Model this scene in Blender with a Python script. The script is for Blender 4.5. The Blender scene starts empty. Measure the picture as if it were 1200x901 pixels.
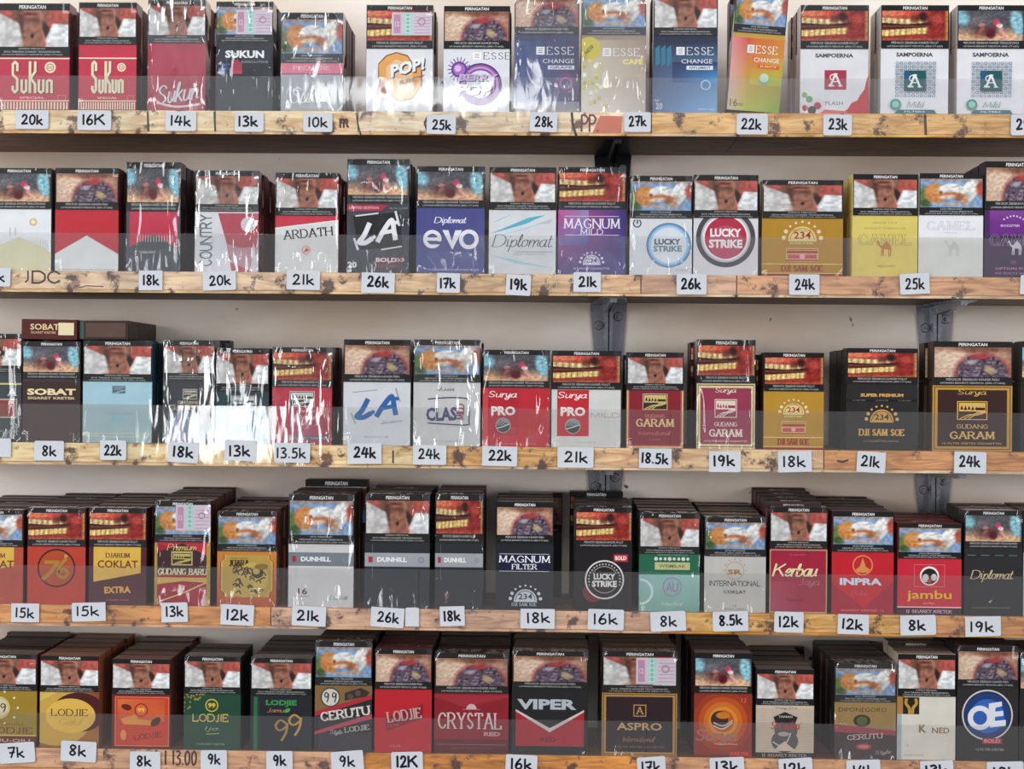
import bpy, bmesh, math, random
import numpy as np
from mathutils import Matrix, Vector
random.seed(7); np.random.seed(7)
SC = bpy.context.scene
COL = SC.collection
# ---------------------------------------------------------------- camera
S = 0.0007; D = 1.08; F = D / S
YAW, ROLL = math.radians(1.2), math.radians(0.5)
CAMLOC = Vector((math.tan(YAW) * D, -D, 0.0))
CAMROT = Matrix.Rotation(YAW, 3, 'Z') @ Matrix.Rotation(math.pi / 2, 3, 'X') @ Matrix.Rotation(ROLL, 3, 'Z')
cam = bpy.data.objects.new('camera', bpy.data.cameras.new('camera'))
cam.data.sensor_width = 36; cam.data.lens = 36 * F / 1200
cam.data.clip_start = 0.01
cam.matrix_world = Matrix.Translation(CAMLOC) @ CAMROT.to_4x4()
COL.objects.link(cam); SC.camera = cam
# ---------------------------------------------------------------- world: open street front behind the camera
w = bpy.data.worlds.new('world'); SC.world = w; w.use_nodes = True
nt = w.node_tree; nt.nodes.clear()
o = nt.nodes.new('ShaderNodeOutputWorld'); bg = nt.nodes.new('ShaderNodeBackground')
tc = nt.nodes.new('ShaderNodeTexCoord'); sp = nt.nodes.new('ShaderNodeSeparateXYZ')
rm = nt.nodes.new('ShaderNodeValToRGB'); mp = nt.nodes.new('ShaderNodeMapRange')
nt.links.new(tc.outputs['Generated'], sp.inputs[0]); nt.links.new(sp.outputs['Z'], mp.inputs[0])
mp.inputs[1].default_value = -1; mp.inputs[2].default_value = 1
nt.links.new(mp.outputs[0], rm.inputs[0]); nt.links.new(rm.outputs[0], bg.inputs[0]); nt.links.new(bg.outputs[0], o.inputs[0])
e = rm.color_ramp.elements
e[0].position = 0.0; e[0].color = (0.16, 0.14, 0.125, 1)
e[1].position = 1.0; e[1].color = (0.80, 0.90, 1.0, 1)
for p, c in ((0.46, (0.22, 0.20, 0.19, 1)), (0.54, (0.30, 0.30, 0.31, 1)), (0.64, (0.78, 0.83, 0.9, 1))):
    n = e.new(p); n.color = c
bg.inputs[1].default_value = 0.80
def area(name, loc, target, sx, sy, power, col=(1, 1, 1)):
    l = bpy.data.lights.new(name, 'AREA'); l.shape = 'RECTANGLE'; l.size = sx; l.size_y = sy; l.energy = power; l.color = col
    ob = bpy.data.objects.new(name, l); ob.location = loc
    ob.rotation_euler = (Vector(target) - Vector(loc)).to_track_quat('-Z', 'Y').to_euler(); COL.objects.link(ob); return ob
area('shopfront_daylight', (-0.4, -2.5, 2.3), (0, 0, 0.0), 2.4, 1.0, 48, (0.96, 0.98, 1.0))
area('left_fill_light', (-2.5, -2.3, 0.25), (0, 0, 0), 1.4, 1.3, 44, (0.97, 0.985, 1.0))  # added low side fill, brightens the wall under the shelves; no known opening
area('right_fill_light', (2.4, -2.4, 0.15), (0, 0, 0), 1.2, 1.2, 27, (1.0, 0.98, 0.95))  # weaker fill added on the other side, aimed clear of mirror glare
area('doorway_daylight', (-0.91, -2.9, -0.13), (-0.2, 0, -0.08), 0.30, 0.20, 1.9, (0.95, 0.98, 1.0))
area('fluorescent_tube_lamp', (-0.27, -2.3, 0.735), (0.0, 0, 0.2), 0.62, 0.05, 0.75, (0.97, 0.99, 1.0))
SC.view_settings.view_transform = 'Standard'; SC.view_settings.look = 'None'
SC.view_settings.exposure = 0.0; SC.view_settings.gamma = 1.0; SC.view_settings.use_curve_mapping = False

# ---------------------------------------------------------------- helpers
def unp(px, py, y=0.0):
    d = CAMROT @ Vector(((px - 600) / F, -(py - 450.5) / F, -1))
    t = (y - CAMLOC.y) / d.y
    return CAMLOC + d * t
def lin(h):
    if not isinstance(h, str): return h
    v = [int(h[i:i + 2], 16) / 255 for i in (1, 3, 5)]
    return tuple(c / 12.92 if c <= 0.04045 else ((c + 0.055) / 1.055) ** 2.4 for c in v)
def link(name, me, parent=None, loc=None):
    ob = bpy.data.objects.new(name, me); COL.objects.link(ob)
    if parent: ob.parent = parent
    if loc is not None: ob.location = loc
    return ob
def tag(ob, label, cat, group=None, kind=None):
    if label: ob['label'] = label
    if cat: ob['category'] = cat
    if group: ob['group'] = group
    if kind: ob['kind'] = kind
    return ob
class Mesh:
    """vertices with a colour each"""
    def __init__(s): s.v = []; s.f = []; s.c = []
    def add(s, vs, fs, col):
        b = len(s.v); s.v += [tuple(p) for p in vs]
        s.f += [tuple(i + b for i in f) for f in fs]
        if not isinstance(col, str) and len(col) == len(vs) and not isinstance(col[0], float): s.c += [tuple(lin(c)) + (1,) for c in col]
        else:
            c = tuple(lin(col)) + (1,); s.c += [c] * len(vs)
    def box(s, x0, y0, z0, x1, y1, z1, col, b=0.0):
        if b:
            bm = bmesh.new(); bmesh.ops.create_cube(bm, size=1)
            for v in bm.verts: v.co = ((x0 + x1) / 2 + v.co.x * (x1 - x0), (y0 + y1) / 2 + v.co.y * (y1 - y0), (z0 + z1) / 2 + v.co.z * (z1 - z0))
            bmesh.ops.bevel(bm, geom=list(bm.edges), offset=b, segments=2, affect='EDGES', profile=0.5)
            bm.verts.index_update()
            s.add([v.co[:] for v in bm.verts], [[v.index for v in f.verts] for f in bm.faces], col); bm.free()
        else:
            vs = [(x, y, z) for x in (x0, x1) for y in (y0, y1) for z in (z0, z1)]
            s.add(vs, [(0, 1, 3, 2), (4, 6, 7, 5), (0, 4, 5, 1), (2, 3, 7, 6), (0, 2, 6, 4), (1, 5, 7, 3)], col)
    def build(s, name, mat, parent=None, loc=None, smooth=False):
        me = bpy.data.meshes.new(name); me.from_pydata(s.v, [], s.f)
        a = me.color_attributes.new('Col', 'FLOAT_COLOR', 'POINT')
        a.data.foreach_set('color', np.array(s.c, dtype=np.float32).ravel())
        me.materials.append(mat)
        if smooth: me.polygons.foreach_set('use_smooth', [True] * len(me.polygons))
        me.update(); return link(name, me, parent, loc)
# ---------------------------------------------------------------- materials
def newmat(name):
    m = bpy.data.materials.new(name); m.use_nodes = True; n = m.node_tree
    return m, n, n.nodes, n.links, n.nodes['Principled BSDF']
def card_mat(name, rough, spec, coat=0.0):
    m, n, N, L, P = newmat(name)
    a = N.new('ShaderNodeAttribute'); a.attribute_name = 'Col'
    t = N.new('ShaderNodeTexCoord'); nz = N.new('ShaderNodeTexNoise'); nz.inputs['Scale'].default_value = 60
    L.new(t.outputs['Object'], nz.inputs['Vector'])
    mx = N.new('ShaderNodeMix'); mx.data_type = 'RGBA'; mx.blend_type = 'MULTIPLY'; mx.inputs[0].default_value = 0.22
    L.new(a.outputs['Color'], mx.inputs[6]); L.new(nz.outputs['Fac'], mx.inputs[7]); L.new(mx.outputs[2], P.inputs['Base Color'])
    P.inputs['Roughness'].default_value = rough; P.inputs['Specular IOR Level'].default_value = spec
    P.inputs['Coat Weight'].default_value = coat; P.inputs['Coat Roughness'].default_value = 0.12
    return m
CARD = card_mat('printed_card', 0.42, 0.25)
PRINT = card_mat('printed_ink', 0.42, 0.2, 0.0)
PAPER = card_mat('plain_paper', 0.8, 0.15)
INK = card_mat('marker_ink', 0.6, 0.2)
def film_mat(name, wrinkle, rough, base, haze):
    """clear cellophane: transparent + a thin mirror-like skin, crinkled where it is folded"""
    m, n, N, L, P = newmat(name); N.remove(P); out = [x for x in N if x.type == 'OUTPUT_MATERIAL'][0]
    tr = N.new('ShaderNodeBsdfTransparent'); gl = N.new('ShaderNodeBsdfGlossy'); gl.inputs['Roughness'].default_value = rough
    df = N.new('ShaderNodeBsdfDiffuse'); df.inputs['Color'].default_value = (0.85, 0.88, 0.9, 1)
    m0 = N.new('ShaderNodeMixShader'); m0.inputs[0].default_value = haze; L.new(tr.outputs[0], m0.inputs[1]); L.new(df.outputs[0], m0.inputs[2])
    mx = N.new('ShaderNodeMixShader'); fr = N.new('ShaderNodeLayerWeight'); fr.inputs['Blend'].default_value = 0.5; pw = N.new('ShaderNodeMath'); pw.operation = 'POWER'; pw.inputs[1].default_value = 4.5; L.new(fr.outputs['Facing'], pw.inputs[0])
    ad = N.new('ShaderNodeMath'); ad.operation = 'ADD'; ad.use_clamp = True; ad.inputs[1].default_value = base + 0.045; L.new(pw.outputs[0], ad.inputs[0])
    L.new(ad.outputs[0], mx.inputs[0]); L.new(m0.outputs[0], mx.inputs[1]); L.new(gl.outputs[0], mx.inputs[2]); L.new(mx.outputs[0], out.inputs[0])
    if wrinkle > 0:
        t = N.new('ShaderNodeTexCoord'); oi = N.new('ShaderNodeObjectInfo')
        va = N.new('ShaderNodeVectorMath'); va.operation = 'ADD'
        mu = N.new('ShaderNodeMath'); mu.operation = 'MULTIPLY'; mu.inputs[1].default_value = 37.0; L.new(oi.outputs['Random'], mu.inputs[0])
        L.new(t.outputs['Object'], va.inputs[0]); L.new(mu.outputs[0], va.inputs[1])
        n1 = N.new('ShaderNodeTexNoise'); n1.inputs['Scale'].default_value = 30; n1.inputs['Detail'].default_value = 0.6; n1.inputs['Distortion'].default_value = 0.9
        n2 = N.new('ShaderNodeTexNoise'); n2.inputs['Scale'].default_value = 11; n2.inputs['Detail'].default_value = 1
        mpn = N.new('ShaderNodeMapping'); mpn.inputs['Scale'].default_value = (4.0, 1, 0.9); mpn.inputs['Rotation'].default_value = (0, 0.45, 0)
        L.new(va.outputs[0], mpn.inputs[0]); L.new(mpn.outputs[0], n1.inputs['Vector']); L.new(va.outputs[0], n2.inputs['Vector'])
        # crinkles gather at the folded top and bottom edges (uv v) of the wrap
        uv = N.new('ShaderNodeSeparateXYZ'); L.new(t.outputs['UV'], uv.inputs[0])
        def edge(sock):
            a = N.new('ShaderNodeMath'); a.operation = 'SUBTRACT'; a.inputs[1].default_value = 0.5; L.new(sock, a.inputs[0])
            b = N.new('ShaderNodeMath'); b.operation = 'ABSOLUTE'; L.new(a.outputs[0], b.inputs[0])
            c = N.new('ShaderNodeMapRange'); c.inputs[1].default_value = 0.30; c.inputs[2].default_value = 0.5; c.inputs[3].default_value = 0.25; c.inputs[4].default_value = 1.0
            L.new(b.outputs[0], c.inputs[0]); return c.outputs[0]
        mxx = N.new('ShaderNodeMath'); mxx.operation = 'MAXIMUM'; L.new(edge(uv.outputs['X']), mxx.inputs[0]); L.new(edge(uv.outputs['Y']), mxx.inputs[1])
        ml = N.new('ShaderNodeMath'); ml.operation = 'MULTIPLY'; L.new(n1.outputs['Fac'], ml.inputs[0]); L.new(mxx.outputs[0], ml.inputs[1])
        s2 = N.new('ShaderNodeMath'); s2.operation = 'MULTIPLY_ADD'; s2.inputs[1].default_value = 1.6; L.new(n2.outputs['Fac'], s2.inputs[0]); L.new(ml.outputs[0], s2.inputs[2])
        bp = N.new('ShaderNodeBump'); bp.inputs['Strength'].default_value = 1.0; bp.inputs['Distance'].default_value = wrinkle
        L.new(s2.outputs[0], bp.inputs['Height']); L.new(bp.outputs[0], gl.inputs['Normal']); L.new(bp.outputs[0], fr.inputs['Normal'])
    return m
FILM1 = film_mat('smooth_cellophane', 0.0006, 0.05, 0.0, 0.0)
FILM2 = film_mat('crinkled_cellophane', 0.0034, 0.05, 0.04, 0.0)
FILM3 = film_mat('loose_shiny_cellophane', 0.0042, 0.07, 0.11, 0.01)
ACRYL = film_mat('clear_acrylic', 0.00018, 0.05, 0.01, 0.021)
def wood_mat(name, c1, c2, c3, spots=0.62, rough=0.55):
    m, n, N, L, P = newmat(name)
    t = N.new('ShaderNodeTexCoord'); oi = N.new('ShaderNodeObjectInfo')
    mp = N.new('ShaderNodeMapping'); mp.inputs['Scale'].default_value = (22, 90, 150)
    L.new(t.outputs['Object'], mp.inputs[0]); L.new(oi.outputs['Random'], mp.inputs['Location'])
    n1 = N.new('ShaderNodeTexNoise'); n1.inputs['Scale'].default_value = 1; n1.inputs['Detail'].default_value = 6; n1.inputs['Distortion'].default_value = 1.5; L.new(mp.outputs[0], n1.inputs['Vector'])
    r = N.new('ShaderNodeValToRGB'); L.new(n1.outputs['Fac'], r.inputs[0])
    r.color_ramp.elements[0].position = 0.36; r.color_ramp.elements[0].color = lin(c1) + (1,)
    r.color_ramp.elements[1].position = 0.6; r.color_ramp.elements[1].color = lin(c2) + (1,)
    n2 = N.new('ShaderNodeTexNoise'); n2.inputs['Scale'].default_value = 62; n2.inputs['Detail'].default_value = 9; n2.inputs['Roughness'].default_value = 0.68; L.new(t.outputs['Object'], n2.inputs['Vector'])
    r2 = N.new('ShaderNodeValToRGB'); L.new(n2.outputs['Fac'], r2.inputs[0])
    r2.color_ramp.elements[0].position = spots; r2.color_ramp.elements[0].color = (0, 0, 0, 1)
    r2.color_ramp.elements[1].position = spots + 0.07; r2.color_ramp.elements[1].color = (1, 1, 1, 1)
    mx = N.new('ShaderNodeMix'); mx.data_type = 'RGBA'; L.new(r2.outputs[0], mx.inputs[0]); L.new(r.outputs[0], mx.inputs[6]); mx.inputs[7].default_value = lin(c3) + (1,)
    n3 = N.new('ShaderNodeTexNoise'); n3.inputs['Scale'].default_value = 17; L.new(t.outputs['Object'], n3.inputs['Vector'])
    hs = N.new('ShaderNodeHueSaturation'); mr = N.new('ShaderNodeMapRange'); mr.inputs[1].default_value = 0.3; mr.inputs[2].default_value = 0.7; mr.inputs[3].default_value = 0.78; mr.inputs[4].default_value = 1.15
    L.new(n3.outputs['Fac'], mr.inputs[0]); L.new(mr.outputs[0], hs.inputs['Value'])
    mr2 = N.new('ShaderNodeMapRange'); mr2.inputs[3].default_value = 0.7; mr2.inputs[4].default_value = 1.15; L.new(oi.outputs['Random'], mr2.inputs[0]); L.new(mr2.outputs[0], hs.inputs['Saturation'])
    L.new(mx.outputs[2], hs.inputs['Color']); L.new(hs.outputs[0], P.inputs['Base Color'])
    P.inputs['Roughness'].default_value = rough
    b = N.new('ShaderNodeBump'); b.inputs['Distance'].default_value = 0.0006; L.new(n1.outputs['Fac'], b.inputs['Height']); L.new(b.outputs[0], P.inputs['Normal'])
    return m
WOOD_PALE = wood_mat('pale_pine', '#D0A468', '#F6DFAE', '#6A4020', 0.54)
WOOD_TAN = wood_mat('tan_pine', '#C48A44', '#F0C482', '#5A3018', 0.535)
WOOD_ORANGE = wood_mat('orange_pine', '#B4713A', '#E6A462', '#5A2C16', 0.55)
BOARD = wood_mat('brown_plywood', '#5A3A2A', '#7C543C', '#33201A', 0.66)
def wall_mat():
    m, n, N, L, P = newmat('wall_plaster')
    t = N.new('ShaderNodeTexCoord'); n1 = N.new('ShaderNodeTexNoise'); n1.inputs['Scale'].default_value = 7; n1.inputs['Detail'].default_value = 4
    mp = N.new('ShaderNodeMapping'); mp.inputs['Scale'].default_value = (0.8, 1, 2.2); L.new(t.outputs['Object'], mp.inputs[0]); L.new(mp.outputs[0], n1.inputs['Vector'])
    r = N.new('ShaderNodeValToRGB'); L.new(n1.outputs['Fac'], r.inputs[0])
    r.color_ramp.elements[0].position = 0.34; r.color_ramp.elements[0].color = lin('#E2CDBA') + (1,)
    r.color_ramp.elements[1].position = 0.62; r.color_ramp.elements[1].color = lin('#F8EEE4') + (1,)
    n2 = N.new('ShaderNodeTexNoise'); n2.inputs['Scale'].default_value = 55; n2.inputs['Detail'].default_value = 2; L.new(t.outputs['Object'], n2.inputs['Vector'])
    r2 = N.new('ShaderNodeValToRGB'); L.new(n2.outputs['Fac'], r2.inputs[0]); r2.color_ramp.elements[0].position = 0.735; r2.color_ramp.elements[1].position = 0.76
    mx = N.new('ShaderNodeMix'); mx.data_type = 'RGBA'; L.new(r2.outputs[0], mx.inputs[0]); L.new(r.outputs[0], mx.inputs[6]); mx.inputs[7].default_value = lin('#5b4f49') + (1,)
    L.new(mx.outputs[2], P.inputs['Base Color']); P.inputs['Roughness'].default_value = 0.6
    return m
def metal_mat(name, col, rough):
    m, n, N, L, P = newmat(name)
    t = N.new('ShaderNodeTexCoord'); n1 = N.new('ShaderNodeTexNoise'); n1.inputs['Scale'].default_value = 80; L.new(t.outputs['Object'], n1.inputs['Vector'])
    r = N.new('ShaderNodeMapRange'); r.inputs[3].default_value = rough - 0.08; r.inputs[4].default_value = rough + 0.12; L.new(n1.outputs['Fac'], r.inputs[0]); L.new(r.outputs[0], P.inputs['Roughness'])
    P.inputs['Base Color'].default_value = lin(col) + (1,); P.inputs['Metallic'].default_value = 0.6
    return m
STEEL = metal_mat('grey_painted_steel', '#9A9CA4', 0.24); DARKSTEEL = metal_mat('dark_steel', '#2E3036', 0.3)

# ---------------------------------------------------------------- lettering
G = {  # pen-stroke letters: kind l = straight, c = curved; unit box
'A': (1, [('l', [(0, 0), (.5, 1)]), ('l', [(.5, 1), (1, 0)]), ('l', [(.2, .36), (.8, .36)])]),
'B': (.8, [('l', [(0, 0), (0, 1)]), ('c', [(0, 1), (.6, 1), (.9, .77), (.6, .54), (0, .54)]), ('c', [(0, .54), (.65, .54), (1, .27), (.65, 0), (0, 0)])]),
'C': (.9, [('c', [(.97, .78), (.6, 1), (.18, .86), (0, .5), (.18, .14), (.6, 0), (.97, .22)])]),
'D': (.95, [('l', [(0, 0), (0, 1)]), ('c', [(0, 1), (.55, 1), (.92, .78), (1, .5), (.92, .22), (.55, 0), (0, 0)])]),
'E': (.75, [('l', [(0, 0), (0, 1)]), ('l', [(0, 1), (.9, 1), (.9, .85)]), ('l', [(0, .52), (.7, .52)]), ('l', [(0, 0), (1, 0), (1, .16)])]),
'F': (.7, [('l', [(0, 0), (0, 1)]), ('l', [(0, 1), (1, 1), (1, .85)]), ('l', [(0, .52), (.75, .52)])]),
'G': (.95, [('c', [(.95, .8), (.6, 1), (.18, .86), (0, .5), (.18, .14), (.6, 0), (.95, .15)]), ('l', [(.95, .12), (.95, .44), (.6, .44)])]),
'H': (.95, [('l', [(0, 0), (0, 1)]), ('l', [(1, 0), (1, 1)]), ('l', [(0, .5), (1, .5)])]),
'I': (.12, [('l', [(.5, 0), (.5, 1)])]),
'J': (.5, [('l', [(.75, 1), (.75, .15)]), ('c', [(.75, .2), (.6, 0), (.3, -.03), (0, .08)])]),
'K': (.9, [('l', [(0, 0), (0, 1)]), ('l', [(.9, 1), (0, .42)]), ('l', [(.35, .62), (1, 0)])]),
'L': (.75, [('l', [(0, 0), (0, 1)]), ('l', [(0, 0), (1, 0), (1, .18)])]),
'M': (1.15, [('l', [(.05, 0), (.1, 1)]), ('l', [(.1, 1), (.5, .1)]), ('l', [(.5, .1), (.9, 1)]), ('l', [(.9, 1), (.95, 0)])]),
'N': (1, [('l', [(0, 0), (0, 1)]), ('l', [(0, 1), (1, 0)]), ('l', [(1, 0), (1, 1)])]),
'O': (1, [('c', [(.5, 1), (.14, .86), (0, .5), (.14, .14), (.5, 0), (.86, .14), (1, .5), (.86, .86), (.5, 1)])]),
'P': (.8, [('l', [(0, 0), (0, 1)]), ('c', [(0, 1), (.6, 1), (1, .75), (.6, .48), (0, .48)])]),
'Q': (1, [('c', [(.5, 1), (.14, .86), (0, .5), (.14, .14), (.5, 0), (.86, .14), (1, .5), (.86, .86), (.5, 1)]), ('l', [(.6, .25), (1, -.1)])]),
'R': (.9, [('l', [(0, 0), (0, 1)]), ('c', [(0, 1), (.55, 1), (.9, .76), (.55, .5), (0, .5)]), ('l', [(.45, .5), (1, 0)])]),
'S': (.72, [('c', [(.88, .82), (.5, 1), (.12, .82), (.28, .58), (.72, .42), (.92, .2), (.5, 0), (.08, .18)])]),
'T': (.85, [('l', [(.5, 0), (.5, 1)]), ('l', [(0, .84), (0, 1), (1, 1), (1, .84)])]),
'U': (.9, [('l', [(0, 1), (0, .35)]), ('c', [(0, .38), (.15, .07), (.5, 0), (.85, .07), (1, .38)]), ('l', [(1, .35), (1, 1)])]),
'V': (.95, [('l', [(0, 1), (.5, 0)]), ('l', [(.5, 0), (1, 1)])]),
'W': (1.3, [('l', [(0, 1), (.27, 0)]), ('l', [(.27, 0), (.5, .8)]), ('l', [(.5, .8), (.73, 0)]), ('l', [(.73, 0), (1, 1)])]),
'X': (.9, [('l', [(0, 1), (1, 0)]), ('l', [(0, 0), (1, 1)])]),
'Y': (.9, [('l', [(0, 1), (.5, .5)]), ('l', [(1, 1), (.5, .5)]), ('l', [(.5, .5), (.5, 0)])]),
'Z': (.85, [('l', [(0, 1), (1, 1)]), ('l', [(1, 1), (0, 0)]), ('l', [(0, 0), (1, 0)])]),
'a': (.55, [('c', [(.85, .55), (.45, .6), (.05, .4), (.05, .15), (.35, 0), (.7, .12), (.88, .45)]), ('c', [(.9, .6), (.85, .2), (.9, .02), (1.15, .08)])]),
'b': (.55, [('c', [(0, .2), (.25, .9), (.15, 1), (.05, .8), (.05, .1), (.35, -.02), (.8, .1), (.9, .4), (.55, .6), (.1, .4)])]),
'c': (.45, [('c', [(.9, .5), (.5, .6), (.08, .35), (.2, .05), (.6, 0), (1, .15)])]),
'd': (.6, [('c', [(.85, .5), (.4, .6), (.05, .35), (.2, .02), (.6, .05), (.85, .4)]), ('c', [(.95, 1.05), (.85, .5), (.85, .1), (1.1, .05)])]),
'e': (.48, [('c', [(0, .2), (.5, .3), (.85, .45), (.55, .62), (.12, .4), (.15, .08), (.55, 0), (1.05, .15)])]),
'g': (.55, [('c', [(.85, .55), (.4, .6), (.05, .35), (.3, .05), (.8, .3)]), ('c', [(.9, .6), (.85, -.1), (.5, -.4), (.1, -.3), (.5, -.05), (1.1, .15)])]),
'h': (.55, [('c', [(0, .2), (.3, .9), (.2, 1.05), (.08, .8), (.05, 0)]), ('c', [(.05, .2), (.4, .58), (.75, .5), (.75, .1), (1.1, .05)])]),
'i': (.25, [('c', [(.2, .6), (.3, .3), (.35, .03), (1, .1)]), ('l', [(.5, .82), (.6, .88)])]),
'j': (.28, [('c', [(.6, .6), (.5, 0), (.2, -.35), (-.3, -.3)]), ('l', [(.7, .82), (.8, .88)])]),
'k': (.55, [('c', [(0, .2), (.3, .9), (.2, 1.05), (.08, .8), (.05, 0)]), ('l', [(.8, .6), (.15, .3)]), ('l', [(.3, .36), (.95, 0)])]),
'l': (.28, [('c', [(0, .15), (.7, .8), (.6, 1.05), (.25, .85), (.25, .15), (.6, 0), (1.1, .15)])]),
'm': (.85, [('c', [(.05, .6), (.08, 0)]), ('c', [(.08, .25), (.3, .58), (.48, .5), (.5, 0)]), ('c', [(.5, .25), (.72, .58), (.9, .5), (.9, .1), (1.08, .05)])]),
'n': (.55, [('c', [(.05, .6), (.08, 0)]), ('c', [(.08, .25), (.45, .58), (.8, .5), (.8, .1), (1.12, .08)])]),
'o': (.5, [('c', [(.5, .6), (.1, .48), (.05, .15), (.4, 0), (.85, .15), (.85, .48), (.5, .6), (1.1, .5)])]),
'p': (.55, [('c', [(.1, .6), (.1, 0), (.0, -.4)]), ('c', [(.1, .3), (.5, .6), (.9, .45), (.85, .1), (.4, 0), (.1, .12)])]),
'r': (.4, [('c', [(.05, .6), (.12, 0)]), ('c', [(.12, .25), (.5, .58), (1, .55)])]),
's': (.4, [('c', [(.85, .5), (.45, .62), (.15, .45), (.75, .22), (.6, .02), (.05, .08)])]),
't': (.38, [('c', [(.45, .95), (.35, .3), (.5, 0), (1.1, .1)]), ('l', [(0, .62), (.95, .66)])]),
'u': (.55, [('c', [(.05, .6), (.05, .15), (.35, 0), (.75, .2), (.85, .6)]), ('c', [(.85, .6), (.85, .1), (1.12, .05)])]),
'v': (.5, [('c', [(0, .6), (.35, 0), (.9, .6)])]),
'y': (.55, [('c', [(.05, .6), (.1, .2), (.4, .05), (.85, .6)]), ('c', [(.85, .6), (.7, -.2), (.3, -.4), (0, -.2), (1.1, .1)])]),
'0': (.62, [('c', [(.55, 1), (.12, .8), (.08, .3), (.4, 0), (.85, .2), (.92, .75), (.55, 1)])]),
'1': (.2, [('l', [(.5, 1), (.5, 0)])]),
'2': (.62, [('c', [(.08, .75), (.3, .98), (.75, .9), (.75, .6), (.3, .2), (0, 0)]), ('l', [(0, 0), (1, .06)])]),
'3': (.6, [('c', [(.1, .95), (.6, 1), (.85, .78), (.35, .54), (.9, .35), (.75, .04), (.05, .02)])]),
'4': (.7, [('l', [(.4, 1), (0, .35), (1, .4)]), ('l', [(.75, .9), (.65, 0)])]),
'5': (.6, [('l', [(.9, 1), (.25, .95), (.2, .55)]), ('c', [(.2, .55), (.7, .6), (.9, .3), (.6, 0), (.05, .05)])]),
'6': (.6, [('c', [(.7, 1), (.2, .6), (.05, .2), (.4, 0), (.85, .15), (.8, .45), (.4, .5), (.1, .3)])]),
'7': (.62, [('l', [(0, .95), (.95, 1), (.4, 0)]), ('l', [(.2, .45), (.9, .52)])]),
'8': (.6, [('c', [(.8, .88), (.4, 1), (.15, .78), (.45, .52), (.85, .2), (.45, 0), (.1, .2), (.45, .5), (.85, .75), (.75, .92)])]),
'9': (.6, [('c', [(.85, .8), (.4, 1), (.1, .7), (.4, .48), (.85, .75)]), ('c', [(.85, .85), (.8, .4), (.55, 0)])]),
'.': (.1, [('l', [(.3, .02), (.6, .06)])]),
'!': (.15, [('l', [(.5, 1), (.5, .35)]), ('l', [(.5, .08), (.5, .02)])]),
',': (.1, [('l', [(.5, .1), (.2, -.12)])]), '-': (.4, [('l', [(.1, .4), (.9, .4)])]), ' ': (.35, [])}
def kk(): return (.62, [('l', [(0, 1.0), (.03, 0)]), ('l', [(.8, .55), (.05, .25)]), ('l', [(.2, .32), (.95, -.02)])])
def smooth(pts, n=4):
    P = [pts[0]] + list(pts) + [pts[-1]]; out = []
    for i in range(1, len(P) - 2):
        p0, p1, p2, p3 = [np.array(q, float) for q in P[i - 1:i + 3]]
        for k in range(n):
            t = k / n
            out.append(tuple(.5 * ((2 * p1) + (-p0 + p2) * t + (2 * p0 - 5 * p1 + 4 * p2 - p3) * t * t + (-p0 + 3 * p1 - 3 * p2 + p3) * t ** 3)))
    out.append(tuple(pts[-1])); return out
def strokes(text, font):
    x = 0; res = []; gap = {'S': .3, 'C': .06, 'H': .22, 'T': .22}[font]
    for ch in text:
        if font == 'H' and ch == 'k': wd, st = kk()
        elif font == 'C' and ch.isupper(): wd, st = G[ch]
        else: wd, st = G.get(ch, G['-'])
        for k, pts in st:
            q = [(x + p[0] * wd, p[1]) for p in pts]
            if k == 'c': q = smooth(q, 3)
            res.append(q)
        x += wd + gap
        if font == 'C' and ch.isupper(): x += .08
    return res
_fc = {}
def fontmesh(text, bold):
    k = (text, bold)
    if k in _fc: return _fc[k]
    cu = bpy.data.curves.new('t', 'FONT'); cu.body = text; cu.resolution_u = 2; cu.fill_mode = 'FRONT'
    if bold: cu.offset = bold
    ob = bpy.data.objects.new('t', cu); COL.objects.link(ob)
    me = ob.to_mesh(); V = np.array([v.co[:2] for v in me.vertices]) if len(me.vertices) else np.zeros((0, 2))
    Fs = [tuple(p.vertices) for p in me.polygons]; ob.to_mesh_clear()
    bpy.data.objects.remove(ob); bpy.data.curves.remove(cu); _fc[k] = (V, Fs); return _fc[k]
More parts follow.
